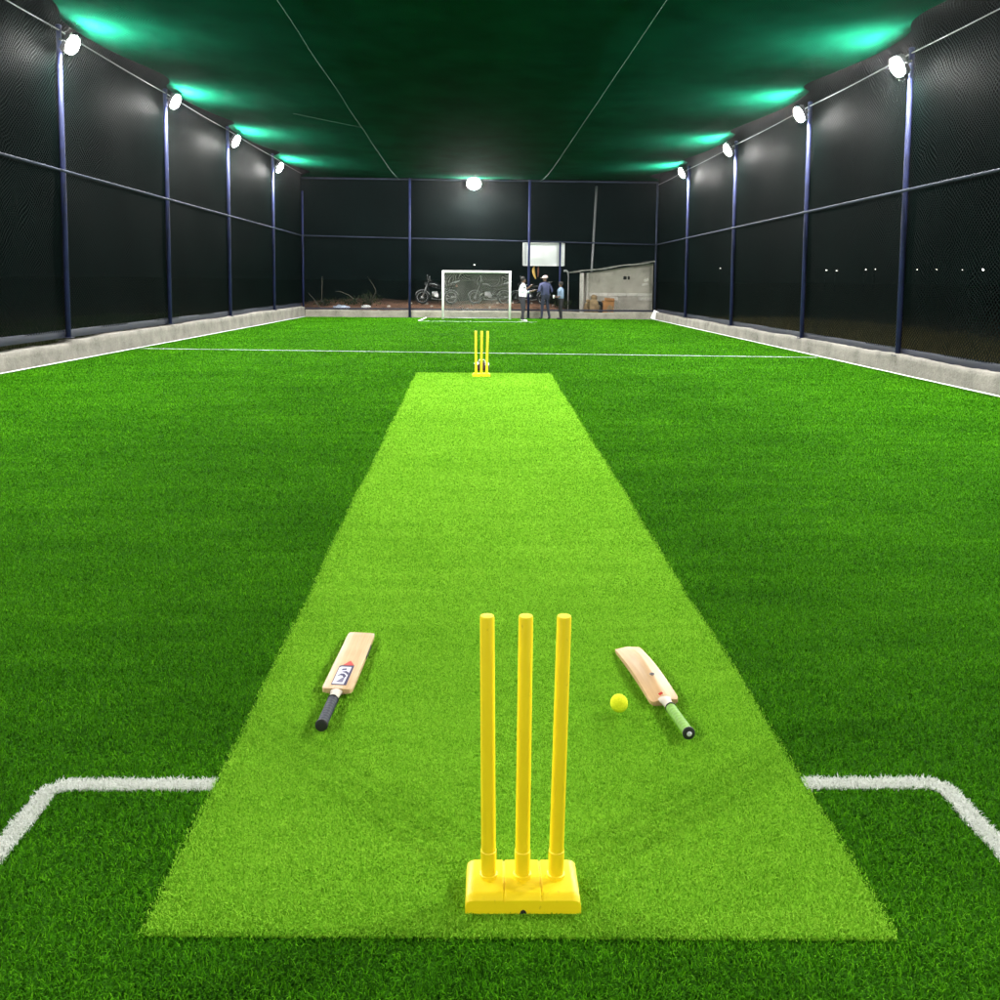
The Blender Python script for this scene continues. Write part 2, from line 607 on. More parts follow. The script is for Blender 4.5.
# pitch mat: a rolled-out strip of paler pile
mat_o = thing('pitch_mat', 'long bright lime green carpet strip between the two yellow wickets', 'pitch mat', (.1, 2.1, 0))
inv = Vector((-.1, -2.1, 0))
MZ = .008
b = MB()
nl = 90
top, bot = [], []
for i in range(nl + 1):
    t_ = i / nl
    row_t, row_b = [], []
    for j in range(13):
        u = j / 12
        xx = lerp(lerp(MATC[0][0], MATC[1][0], u), lerp(MATC[3][0], MATC[2][0], u), t_)
        yy = lerp(lerp(MATC[0][1], MATC[1][1], u), lerp(MATC[3][1], MATC[2][1], u), t_)
        xx += edge_wob(yy, lerp(.5, 2.1, u)) - (.008 if j == 12 else -.008 if j == 0 else 0)
        row_t.append(b.bm.verts.new(Vector((xx, yy, MZ)) + inv))
        if j in (0, 12) or i in (0, nl):
            row_b.append(b.bm.verts.new(Vector((xx, yy, 0.002)) + inv))
        else:
            row_b.append(None)
    top.append(row_t)
    bot.append(row_b)
for i in range(nl):
    for j in range(12):
        b._face([top[i][j], top[i][j + 1], top[i + 1][j + 1], top[i + 1][j]], 0, True)
    for j in (0, 12):
        b._face([top[i][j], top[i + 1][j], bot[i + 1][j], bot[i][j]])
for i in (0, nl):
    for j in range(12):
        b._face([top[i][j], top[i][j + 1], bot[i][j + 1], bot[i][j]])
b.build('backing', M['mat_sheet'], mat_o)
def mat_dens(y): return 78000 * min(1, 3.2 / y) ** 2.0
P = scatter(2.06, 15.5, mat_dens, lambda y: 1.32, RNG)
x, y = P[:, 0], P[:, 1]
j1 = RNG.normal(0, .006, len(P))
keep = (x > mat_l(y) + j1) & (x < mat_r(y) + j1) & (y > mat_y0(x) + j1) & (y < mat_y1(x))
P = P[keep]
sz = np.clip(P[:, 1] / 3.2, 1, 5)
V, F, C_, T = blades(np.c_[P, np.full(len(P), MZ)] + np.array(inv), .0115 * np.minimum(sz, 2.6) ** .5, .0025 * sz ** .9, (.7, 1.4), RNG)
tag(np_mesh('pile', V, F, C_, M['mat_blade'], mat_o, attr=T), kind='stuff')

# ------------------------------------------------------------------ kerbs (low concrete walls)
def kerb(name, a, c, h, w, inward, label, mat, jogs=()):
    """rough low wall from a to c (its inner face), thickness w away from the pitch"""
    a, c = Vector((*a, 0)), Vector((*c, 0))
    L_ = (c - a).length
    n = int(L_ / .11)
    d = (c - a).normalized()
    nrm = Vector(inward).normalized()
    rows = []
    rr = np.random.default_rng(len(label))
    k1 = np.cumsum(rr.normal(0, .004, n + 1)); k1 -= np.linspace(k1[0], k1[-1], n + 1)
    prof = [(-w, 0), (-w, h), (-w * .5, h), (-.03, h), (0, h - .02), (.006, h * .7), (.012, h * .4), (.025, 0.0)]
    P_ = np.zeros((n + 1, len(prof), 3))
    for i in range(n + 1):
        p = a.lerp(c, i / n)
        s = i / n * L_
        dz = k1[i] * .8 + .012 * math.sin(s * 1.7) * math.sin(s * .43)
        for y0_, z_ in jogs:
            if p.y < y0_: dz += z_
        for j, (o, z) in enumerate(prof):
            q = p + nrm * (o + (rr.normal(0, .004) if 3 <= j <= 6 else 0))
            P_[i, j] = (q.x, q.y, z + (dz + rr.normal(0, .003) if z > h * .3 else 0))
    o = grid_mesh(name, P_, mat, smooth=False)
    return tag(o, label, 'kerb', 'concrete kerbs round the pitch')
kerb('concrete_kerb', (XL(Y0) + .07, Y0), (XL(YF) + .07, YF), KL, .26, (1, 0, 0), 'rough grey concrete kerb under the left net', M['kerb'], [(17.45, -.05)])
kerb('concrete_kerb', (XR(Y0) - .07, Y0), (XR(YF) - .07, YF), KR, .26, (-1, 0, 0), 'rough grey concrete kerb under the right net', M['kerb'])
kerb('concrete_kerb', (XL(YF) + .1, YF - .1), (XR(YF) - .1, YF - .1), KF, .24, (0, -1, 0), 'low concrete kerb across the far end behind the goal', M['kerb_far'])

# ------------------------------------------------------------------ posts, rails, cables
def ordn(i): return ['first', 'second', 'third', 'fourth'][i]
def post(x, y, z0, z1, label, r=.048, lean=(0, 0), m='post', extra=True, group='posts of the net cage'):
    o = thing('net_post', label, 'post', (x, y, z0), group=group)
    b = MB()
    b.tube([(0, 0, 0), (lean[0] * .5, lean[1] * .5, (z1 - z0) * .5), (lean[0], lean[1], z1 - z0)], r, 14)
    b.build('tube', M[m], o)
    if extra:
        b = MB()
        b.box((0, 0, .006), (.17, .17, .012), bevel=.003)
        for sx in (-1, 1):
            for sy in (-1, 1):
                b.lathe([(.011, .012), (.011, .026), (.006, .03)], 8, (sx * .065, sy * .065, 0))
        b.build('base_plate', M['sill'], o)
    b = MB()
    b.lathe([(r + .006, 0), (r + .006, .035), (r * .6, .05)], 14, (lean[0], lean[1], z1 - z0))
    b.build('cap', M[m], o)
    return o
for i, y in enumerate(POSTS_L):
    post(XL(y), y, KL, zcabL(y) + .06, 'navy steel post with floodlight, %s post of the left net from the camera' % ordn(i))
for i, y in enumerate(POSTS_R):
    post(XR(y), y, KR, zcabR(y) + .06, 'navy steel post with floodlight, %s post of the right net from the camera' % ordn(i))
post(XL(YF) + .02, YF - .06, KF, 5.05, 'thin navy corner post where the left net meets the far net', .042)
post(XR(YF) - .05, YF - .06, KF, 5.55, 'corner post where the right net meets the far net beside the block shed', .042, m='rail')
post(-2.79, YF - .16, 0, 5.6, 'navy post of the far net left of the white goal', .05)
post(2.08, YF - .16, 0, 5.6, 'navy post of the far net carrying the left end of the white board', .05)
post(3.37, YF + .0, KF, 3.12, 'thin post of the far net carrying the right end of the white board', .04)

def rail(name, pts, r, m, label, n=10):
    b = MB()
    b.tube(pts, r, n)
    return tag(b.build(name, M[m]), label, 'rail')
def along(X, Z, off, ys): return [(X(y) + off, y, Z(y)) for y in ys]
ysL = [Y0 + 1.0] + list(np.linspace(0, YF - .1, 12))
rail('mid_rail', along(XL, zmidL, .075, ysL), .025, 'rail', 'grey blue middle rail running along the left net posts')
rail('mid_rail', along(XR, zmidR, -.075, ysL), .025, 'rail', 'grey blue middle rail running along the right net posts')
rail('mid_rail', [(XL(YF), YF - .1, 3.30), (XR(YF) - .06, YF - .1, 3.07)], .03, 'rail', 'grey blue middle rail across the far net above the white board')
rail('top_rail', [(XL(YF), YF - .1, 5.61), (XR(YF) - .06, YF - .1, 5.58)], .035, 'rail', 'pale top rail across the far net under the green ceiling')
def sagged(X, Z, off, bays):
    pts = []
    for a, c in zip(bays[1:-1], bays[2:]):
        for k in range(6):
            t_ = k / 6
            y = lerp(a, c, t_)
            pts.append((X(y) + off, y, Z(y) - .02 * math.sin(math.pi * t_)))
    y = bays[-1]
    pts.append((X(y) + off, y - .1, Z(y)))
    return pts
rail('top_cable', sagged(XL, zcabL, .02, BAYS_L), .012, 'cable', 'pale steel cable strung along the top of the left net', 8)
rail('top_cable', sagged(XR, zcabR, -.02, BAYS_R), .012, 'cable', 'pale steel cable strung along the top of the right net', 8)
def sill(a, c, z, h, label):
    a, c = Vector(a), Vector(c)
    d = c - a
    b = MB()
    b.box((0, 0, 0), (.05, d.length, h), bevel=.006)
    o = b.build('bottom_rail', M['sill'])
    o.location = (*((a + c) / 2).to_2d(), z)
    o.rotation_euler = (0, 0, math.atan2(-d.x, d.y))
    return tag(o, label, 'rail')
sill((XL(Y0) - .08, Y0, 0), (XL(YF) - .08, YF, 0), KL + .075, .15, 'dark navy bottom rail on the left concrete kerb')
sill((XR(Y0) + .08, Y0, 0), (XR(YF) + .08, YF, 0), KR + .07, .13, 'dark navy bottom rail on the right concrete kerb')
sill((XL(YF), YF + .02, 0), (XR(YF), YF + .02, 0), KF + .05, .07, 'dark bottom rail on the far concrete kerb')

# ------------------------------------------------------------------ nets
M['net'] = net_material('black_net', (.0022, .0062, .0056), .075, .26, spec=.01)
M['net_far'] = net_material('black_far_net', (.007, .0145, .0145), .060, .13, spec=.02)
M['net_roof'] = net_material('green_shade_net', (.0022, .050, .0265), .05, .6, lo=.42, trans=.25, spec=0)
def side_net(X, Z, sgn, bays, k, label):
    ys = np.linspace(Y0, YF, 150)
    prof = [(0, k + .12), (0, 1.2), (0, 2.2), (0, 3.3), (0, 4.3), (0, 5.1), (0, None), (0, 'top'), (.35, 'over'), (.7, 'over'), (1.0, 'over')]
    P_ = np.zeros((len(ys), len(prof), 3)); UV = np.zeros((len(ys), len(prof), 2))
    for i, y in enumerate(ys):
        fr = bay_frac(y, bays)
        for j, (ox, z) in enumerate(prof):
            zc = Z(y)
            zz = z if isinstance(z, float) or isinstance(z, int) else {None: zc - .1, 'top': zc + .30, 'over': zc + .50}[z]
            bulge = .06 * math.sin(math.pi * fr) * math.sin(math.pi * min(1, max(0, (zz - k) / 3.2)) * 1.0) + .015 * math.sin(y * 2.1 + zz * 1.7)
            P_[i, j] = (X(y) - sgn * (.05 + bulge) + sgn * ox * min(1, max(0.05, (YF - y) / 2.5)), y, zz)
            UV[i, j] = (y, zz + ox)
    return tag(grid_mesh('side_net', P_, M['net'], UV), label, 'net', 'nets of the cage')
def bay_frac(y, bays):
    for a, c in zip(bays, bays[1:]):
        if a <= y <= c: return (y - a) / (c - a)
    return 0
side_net(XL, zcabL, 1, BAYS_L, KL, 'black mesh net hung between the left posts')
side_net(XR, zcabR, -1, BAYS_R, KR, 'black mesh net hung between the right posts')
nx, nz_ = 60, 24
P_ = np.zeros((nx, nz_, 3)); UV = np.zeros((nx, nz_, 2))
for i, u in enumerate(np.linspace(0, 1, nx)):
    for j, v in enumerate(np.linspace(0, 1, nz_)):
        X = lerp(XL(YF) - .05, XR(YF) + .05, u)
        Z = lerp(KF + .08, 5.75, v)
        P_[i, j] = (X, YF + .06 + .05 * math.sin(u * 16) * math.sin(v * 3.1), Z)
        UV[i, j] = (X, Z)
tag(grid_mesh('end_net', P_, M['net_far'], UV), 'dark see-through net closing the far end behind the goal', 'net', 'nets of the cage')

# green shade net ceiling: tied at the post tops, edges scalloped between them, sagging inside
def ceil_edge(y):
    def sc(bays, depth):
        f = bay_frac(y, bays)
        k = min(1, max(0, (YF - y) / 1.5))
        return depth * math.sin(math.pi * f ** 1.25) * k if 0 <= f <= 1 else 0
    return XL(y) + .02 + sc(BAYS_L, .68), XR(y) - .02 - sc(BAYS_R, .70)
def ceil_z(u, y, smooth=False):
    zl = lerp(6.46, 5.80, tl(y)) if y > 13 else 6.46
    zr = lerp(5.98, 5.72, tl(y)) if y > 13 else 5.98
    z = lerp(zl, zr, u)
    end = max(0, (y - 30) / (YF - 30))
    z = lerp(z, 5.66, end ** 2)
    sag = 4 * u * (1 - u)
    z -= .40 * sag ** .75 * (1 - end ** 2)
    fl, fr = bay_frac(y, BAYS_L), bay_frac(y, BAYS_R)
    wd = XR(y) - XL(y)
    bl_ = math.sin(math.pi * fl ** .8) * (.012 + .26 * math.exp(-u * wd / 1.3))
    br_ = math.sin(math.pi * fr ** .8) * (.012 + .26 * math.exp(-(1 - u) * wd / 1.3))
    if smooth: return z - .04
    z -= (bl_ + br_) * (1 - end)
    z += .006 * math.sin(y * 1.3 + u * 7) * math.sin(u * 19 + y * .35) * sag * (1 - end)
    return z
ny, nu = 240, 90
P_ = np.zeros((ny, nu, 3)); UV = np.zeros((ny, nu, 2))
for i, y in enumerate(np.linspace(Y0, YF - .05, ny)):
    a, c = ceil_edge(y)
    for j, u in enumerate(np.linspace(0, 1, nu)):
        X = lerp(a, c, u)
        P_[i, j] = (X, y, ceil_z(u, y))
        UV[i, j] = (X, y)
tag(grid_mesh('ceiling_net', P_, M['net_roof'], UV), 'dark green shade net stretched over the whole cage as a roof', 'net', 'nets of the cage')
def ceil_at(x, y):
    a, c = ceil_edge(y)
    return ceil_z((x - a) / (c - a), y, True)
def rope(xs, y0_, y1_, label, n=60):
    b = MB()
    pts = []
    for k in range(n + 1):
        t_ = k / n
        y = lerp(y0_, y1_, t_)
        x_ = lerp(xs[0], xs[1], t_)
        pts.append((x_, y, ceil_at(x_, y) - .03))
    b.tube(pts, .006, 6)
    return tag(b.build('ceiling_rope', M['rope']), label, 'rope', 'ropes under the green ceiling net')
rope((-3.1, -3.2), 2, YF - .2, 'thin pale rope running lengthwise under the left half of the ceiling')
rope((2.85, 2.5), 2, YF - .2, 'thin pale rope running lengthwise under the right half of the ceiling')
rope((-4.75, -3.15), 24.0, 25.3, 'short thin rope lying crosswise under the ceiling at the left rope')

# ------------------------------------------------------------------ floodlights
def floodlight(label):
    o = thing('floodlight', label, 'floodlight', group='floodlights on the net posts')
    # local: faces +x, tilted down by the parent's rotation; origin on the post
    b = MB()
    b.box((.13, 0, 0), (.06, .42, .36), bevel=.02)
    for k in range(7):
        b.box((.082, -.18 + k * .06, 0), (.035, .008, .32))
    h = b.build('housing', M['housing'], o)
    b = MB()
    b.ball((.163, 0, 0), .178, (.36, 1.12, 1.0), 3)
    b.build('lamp_glass', M['lamp'], o)
    b = MB()
    b.tube([(.02, -.225, -.02), (.02, -.225, .0), (.13, -.225, 0)], .012, 6)
    b.tube([(.02, .225, -.02), (.02, .225, .0), (.13, .225, 0)], .012, 6)
    b.tube([(.02, -.225, -.02), (.02, .225, -.02)], .012, 6)
    b.build('bracket', M['housing'], o)
    return o
FL0 = None
def put_flood(loc, yaw, tilt, label):
    global FL0
    if FL0 is None:
        FL0 = o = floodlight(label)
    else:
        o = copy_tree(FL0)
        o['label'] = label
    o.location = loc
    o.rotation_euler = Euler((0, tilt, yaw), 'XYZ')
    return o
LZ = [5.90, 5.88, 5.68, 5.54]
RZ = [5.40, 5.43, 5.44, 5.45]
for i, y in enumerate(POSTS_L):
    put_flood((XL(y) + .11, y - .02, LZ[i]), R(-2), R(27), 'glowing white floodlight on the %s left post from the camera' % ordn(i))
for i, y in enumerate(POSTS_R):
    put_flood((XR(y) - .11, y - .02, RZ[i]), R(182), R(27), 'glowing white floodlight on the %s right post from the camera' % ordn(i))
fl_ = put_flood((-.19, YF - .2, 5.52), R(-90), R(27), 'glowing white floodlight hung at the middle of the far top rail')
fl_.scale = (1.3, 1.3, 1.3)
# the same row of posts and lamps goes on past the camera
for y, w_ in zip((12.2, 6.9, 1.6, -3.8), ('just outside the picture', 'beside the mat', 'beside the camera', 'behind the camera')):
    post(XL(y), y, KL, zcabL(y) + .06, 'navy steel post of the left net ' + w_)
    if w_ != 'beside the camera': put_flood((XL(y) + .11, y, 5.9), R(-2), R(38), 'floodlight on the left post ' + w_)
for y, w_ in zip((10.9, 5.6, .3, -5.1), ('just outside the picture', 'beside the mat', 'beside the camera', 'behind the camera')):
    post(XR(y), y, KR, zcabR(y) + .06, 'navy steel post of the right net ' + w_)
    if w_ != 'beside the camera': put_flood((XR(y) - .11, y, 5.4), R(182), R(38), 'floodlight on the right post ' + w_)

# ------------------------------------------------------------------ wickets
def wicket(label, loc, rz):
    o = thing('wicket', label, 'wicket', loc, (0, 0, rz), 'yellow plastic wickets')
    b = MB()
    W0, W1, D = .146, .135, .150
    def sec(x, k):
        # y from front (0) to back (D); z profile: vertical-ish nose, sloped top
        return [(x, .0 + .003 * (1 - k), .0), (x, .001, .030 * k + .004), (x, .012, .041 * k + .003), (x, .020, .045 * k + .002),
                (x, .140, .050 * k), (x, .147, .044 * k), (x, D, .004)]
    xs = [(-W0, .35), (-W0 + .003, .8), (-W1, .95), (-W1 + .012, 1)]
    for g in (-.047, .047):
        xs += [(g - .004, 1), (g - .002, .93), (g + .002, .93), (g + .004, 1)]
    xs += [(W1 - .012, 1), (W1, .95), (W0 - .003, .8), (W0, .35)]
    rings = []
    for xx, k in xs:
        rings.append([Vector(p) for p in sec(xx, k)])
    b.loft(rings)
    b.build('base', M['yellow'], o, auto=40)
    # dark inset in the middle of the nose, painting the shade of its notch
    b = MB()
    b.prism([(-.009, -.0008, .0), (.009, -.0008, .0), (.006, -.0008, .008), (0, -.0008, .011), (-.006, -.0008, .008)], (0, .004, 0))
    b.build('notch_shade', M['void'], o)
    for i, xx in enumerate((-.087, 0, .087)):
        b = MB()
        tip = xx * 1.0 + (-.009, 0.002, .012)[i]
        base_y = .078
        prof = [(0.0, .0235, .046), (.010, .0235, .056), (.012, .0200, .058), (.012, .0205, .115), (.0, .0205, .118), (0, .0188, .120), (0, .0184, .738), (0, .0172, .742), (0, .010, .7425)]
        rings = []
        for _, r, z in prof:
            t_ = (z - .046) / .70
            cx = lerp(xx, tip, t_)
            rings.append([Vector((cx + r * math.cos(a), base_y + r * math.sin(a), z)) for a in [2 * math.pi * k / 20 for k in range(20)]])
        b.loft(rings)
        b.build('stump', M['yellow'], o, auto=35)
    return o
wicket('near yellow plastic wicket of three stumps on a moulded base', (.124, 2.168, MZ + .003), R(-.6))
wicket('small far yellow wicket at the far end of the lime mat', (.066, 14.86, MZ + .004), R(1))

# ------------------------------------------------------------------ bats
M['willow'] = None
def willow(name, c):
    t = NT(name)
    co = obj_coord(t)
    gr = t.noise(9, 4, .6, scaled(t, co, 14, .5, 2))
    bl = t.noise(7, 3, .5, co)
    f = t.math('ADD', t.math('MULTIPLY', gr, .6), t.math('MULTIPLY', bl, .4))
    col = t.ramp(f, [(.35, tuple(x * y for x, y in zip(c, (.86, .8, .72)))), (.55, c), (.75, tuple(min(1, x * 1.1) for x in c))])
    return t.done(t.bsdf(col, .5, 0, .4, gr, .1, .002))
M['willow'] = willow('pale_willow', (.50, .345, .185))
M['willow_b'] = willow('tan_willow', (.52, .34, .175))
M['splice'] = willow('splice_wood', (.60, .40, .27))
M['neck_tape'] = simple('white_neck_tape', (.50, .44, .37), .6, var=.12)
M['grip_navy'] = simple('navy_grip', (.012, .017, .030), .7, var=.25, scale=60, bump=.5)
M['grip_green'] = simple('green_grip', (.17, .36, .045), .65, var=.12, scale=60, bump=.5)
M['grip_end'] = simple('dark_grip_end', (.010, .012, .010), .7)
M['stick_white'] = simple('sticker_white', (.60, .59, .68), .4, var=.03)
M['stick_navy'] = simple('sticker_navy', (.016, .013, .07), .4)
M['stick_red'] = simple('sticker_red', (.46, .03, .02), .4)
M['stick_grey'] = simple('sticker_grey', (.13, .12, .20), .4)
M['emblem'] = simple('grey_emblem', (.09, .085, .10), .4)
M['edge_shade'] = simple('dark_edge_shade', (.02, .018, .02), .5)  # dark colour of the shadow painted on the left bat's edge

def bat(name_label, loc, rz, Lb, Lh, w, face_up, grip, wood, tilt=(0, 0)):
    o = thing('cricket_bat', name_label, 'cricket bat', loc, (tilt[0], tilt[1], rz), 'cricket bats lying on the mat')
    s = 1 if face_up else -1
    # axis +y: handle end at y=0, toe at y=Lh+Lb; z = 0 is the middle of the edges
    b = MB()
    rings = []
    for t_ in [0, .006, .016, .03, .045, .07, .11, .2, .35, .5, .62, .75, .86, .94, .975, .992, 1]:
        y = Lh + t_ * Lb
        # shoulders
        if t_ < .045:
            k = .80 + .20 * math.sqrt(max(0, 1 - (1 - t_ / .045) ** 2))
        elif t_ > .96:
            k = 1 - .05 * ((t_ - .96) / .04) ** 2
        else:
            k = 1
        hw = w / 2 * k
        spine = .006 + (.012 if face_up else .026) * math.sin(math.pi * min(1, (t_ + .10) / 1.10) ** 1.4)
        e = .004 + .008 * math.sin(math.pi * min(1, t_ * .9 + .05))
        bow = (0 if face_up else .010 * ((t_ - .45) ** 2) * 4 * s)
        top, low = .0025, -spine - e
        ef = .010
        # cross-section with flat face on +z side (face_up) or -z
        pts = [(-hw, -e), (-hw, ef * .8), (-hw + .004, ef + .0012), (-hw * .4, ef + top), (hw * .4, ef + top), (hw - .004, ef + .0012), (hw, ef * .8), (hw, -e), (hw * .82, -e - spine * .12), (hw * .42, -e - spine * .55), (hw * .1, low), (-hw * .1, low), (-hw * .42, -e - spine * .55), (-hw * .82, -e - spine * .12)]
        rings.append([Vector((px * s, y, pz * s + bow)) for px, pz in pts])
    b.loft(rings)
    b.build('blade', wood, o, auto=50)
    # neck + splice
    b = MB()
    b.loft([[Vector((.0175 * q * math.cos(a), y, .0125 * math.sin(a))) for a in [2 * math.pi * k / 14 for k in range(14)]]
            for y, q in ((Lh * .68, .92), (Lh * .84, 1.0), (Lh * .94, 1.15), (Lh + .006, 1.5))])
    b.build('neck', M['neck_tape'], o)
    zt = .0
    if face_up:
        b = MB()
        zf = .0125
        b.prism([(-.024, Lh + .002, zf), (.024, Lh + .002, zf), (.017, Lh + .030, zf), (-.017, Lh + .030, zf)], (0, 0, .0004))
        b.build('splice', M['splice'], o)
    # grip
    b = MB()
    rings = []
    ny_ = 40
    for k in range(ny_ + 1):
        t_ = k / ny_
        r = .0192 + .0009 * math.sin(t_ * ny_ * 1.6) + (.002 if t_ < .04 else 0)
        rings.append([Vector((r * math.cos(a), t_ * Lh * .73 + .004, r * .93 * math.sin(a))) for a in [2 * math.pi * q / 16 for q in range(16)]])
    b.loft(rings)
    g = b.build('grip', grip, o)
    b = MB()
    b.lathe([(.0225, .003), (.0225, -.001), (.018, -.004), (.006, -.005)], 16, axis='y')
    b.build('grip_end', M['grip_end'], o)
    b = MB()
    b.torus((0, Lh * .73 + .004, 0), .0185, .003, 'y', 18, 6)
    b.build('grip_ring', M['grip_end'], o)
    return o

# left bat: face up, sticker towards the handle
HL, BL = .268, .568
bl = bat('cricket bat with black grip lying face up at the left side of the mat', (-.538, 3.095, MZ + .030), math.atan2(-(.037), .87), BL, HL, .116, True, M['grip_navy'], M['willow'], (R(-.6), R(2)))
def sticker(o, parts, zf):
    root = None
    for name, pts, m, dz in parts:
        b = MB()
        b.prism([(p[0], p[1], zf + dz) for p in pts], (0, 0, .0006))
        ob = b.build(name, m, root or o)
        if root is None: root = ob
    return root
v0 = HL + .032
zf = .0127
sticker(bl, [
    ('sticker', [(-.028, v0), (.030, v0), (.030, v0 + 0.1800), (-.020, v0 + 0.1800), (-.028, v0 + 0.1716)], M['stick_navy'], 0),
    ('sticker_panel', [(-.025, v0 + 0.0072), (.019, v0 + 0.0072), (.0225, v0 + 0.1656), (-.018, v0 + 0.1656), (-.025, v0 + 0.1560)], M['stick_white'], .0007),
    ('sticker_peak', [(-.016, v0 + 0.1824), (.030, v0 + 0.1824), (.007, v0 + 0.2280)], M['stick_red'], .0001),
    ('sticker_mark', [(-.012, v0 + .130), (.007, v0 + .136), (.006, v0 + .150), (-.010, v0 + .145)], M['stick_navy'], .0014),
    ('sticker_mark', [(-.008, v0 + .116), (.008, v0 + .108), (.021, v0 + .088), (.021, v0 + .110), (.008, v0 + .125)], M['stick_navy'], .0014),
    ('sticker_mark', [(-.021, v0 + .072), (-.008, v0 + .100), (.004, v0 + .100), (.017, v0 + .078), (.010, v0 + .060), (0, v0 + .082), (-.008, v0 + .084)], M['stick_navy'], .0014),
    ('sticker_mark', [(-.014, v0 + .022), (.012, v0 + .022), (.013, v0 + .066), (.003, v0 + .060)], M['stick_grey'], .0014),
], zf)
b = MB()
b.box((.004, HL + BL * .82, .0129), (.0016, .19, .0006), rot=(0, 0, R(3)))
b.build('grain_crack', M['splice'], bl)
b = MB()
b.box((.0585, HL + BL * .70, -.004), (.003, .13, .014), bevel=.001)  # dark strip painting the shadow along the bat's right edge
b.build('edge_shade', M['edge_shade'], bl)
b = MB()
b.box((.004, HL + BL + .0015, .001), (.104, .004, .018), bevel=.001)
b.build('toe_guard', M['neck_tape'], bl)

# right bat: back up with its spine showing
HR, BR = .262, .520
br = bat('cricket bat with green grip lying spine up right of the near wicket', (.739, 3.022, MZ + .034), math.atan2(.088, .77), BR, HR, .110, False, M['grip_green'], M['willow_b'], (R(-.8), R(-3)))
b = MB()
b.torus((-.002, HR + .15, .0365), .0085, .0016, 'z', 20, 6)
b.box((-.002, HR + .15, .0372), (.009, .004, .0012))
b.build('emblem', M['emblem'], br)
b = MB()
b.box((-.010, HR + .020, .0165), (.016, .010, .002), rot=(R(8), R(-14), R(20)))
b.build('neck_label', M['stick_red'], br)
b = MB()
b.lathe([(.009, -.0045), (.009, -.0062), (.004, -.0075)], 12, axis='y')
b.build('grip_stud', M['stick_white'], br)

# ball
t = NT('yellow_felt')
co = obj_coord(t)
fz = t.noise(160, 4, .7, co)
cc = t.ramp(fz, [(.3, (.62, .68, .008)), (.7, (.86, .90, .03))])
M['felt'] = t.done(t.bsdf(cc, .9, 0, .2, fz, .8, .004))
M['seam'] = simple('pale_seam', (.70, .72, .45), .8)
ball = thing('tennis_ball', 'yellow ball on the mat beside the green gripped bat', 'ball', (.528, 3.225, MZ + .012))
b = MB(); b.ball((0, 0, .033), .0325, sub=4); b.build('felt_cover', M['felt'], ball)

# bundle behind the far stumps
bag = thing('sports_bag', 'small dark and white bag lying behind the far yellow stumps', 'bag', (.075, 15.75, .02), group=None)
bag.scale = (.62, .62, .62)
M['bagdark'] = simple('bag_cloth', (.05, .03, .03), .8)
b = MB(); b.box((0, 0, .13), (.42, .2, .24), bevel=.07, seg=4); b.build('body', M['bagdark'], bag)
for sx in (-1, 1):
    b = MB(); b.ball((sx * .14, -.06, .2), .07, (1, .9, .8), 2, noise=.2, seed=sx + 3); b.build('end_pocket', M['white_sheet'], bag)
b = MB(); b.tube([(-.1, 0, .24), (-.07, 0, .31), (.07, 0, .31), (.1, 0, .24)], .012, 6); b.build('handle', M['white_sheet'], bag)

# ------------------------------------------------------------------ goal
goal = thing('football_goal', 'white framed goal with net standing before the far kerb', 'goal', (-.055, 36.2, 0))
GW, GH = 2.64, 1.88
for sx in (-1, 1):
    b = MB(); b.tube([(sx * GW / 2, 0, 0.01), (sx * GW / 2, 0, GH + .045)], .047, 14); b.build('goal_post', M['white_paint'], goal)
    b = MB(); b.tube([(sx * (GW / 2), .045, GH - .02), (sx * (GW / 2), .4, GH - .05), (sx * GW / 2, .78, .03), (sx * GW / 2, .05, .03)], .018, 8); b.build('side_stay', M['bike_trim'], goal)
b = MB(); b.tube([(-GW / 2 + .047, 0, GH), (GW / 2 - .047, 0, GH)], .047, 14); b.build('crossbar', M['white_paint'], goal)
b = MB(); b.tube([(-GW / 2, .78, .03), (GW / 2, .78, .03)], .018, 8); b.build('ground_bar', M['bike_trim'], goal)
M['goal_net'] = net_material('white_goal_net', (.30, .30, .28), .07, .10, wob=.9)
nu, nv = 40, 30
P_ = np.zeros((nu, nv, 3)); UV = np.zeros((nu, nv, 2))
for i, u in enumerate(np.linspace(-GW / 2 + .03, GW / 2 - .03, nu)):
    for j, v in enumerate(np.linspace(0, 1, nv)):
        if v < .25: y, z = v / .25 * .38, GH - .02 - .03 * v / .25
        else:
            q = (v - .25) / .75
            y, z = .38 + .38 * q + .05 * math.sin(q * 3.1), (GH - .05) * (1 - q) + .03
        P_[i, j] = (u, y + .02 * math.sin(u * 9 + v * 5), z); UV[i, j] = (u, v * 2.3)
grid_mesh('goal_netting', P_, M['goal_net'], UV, goal)

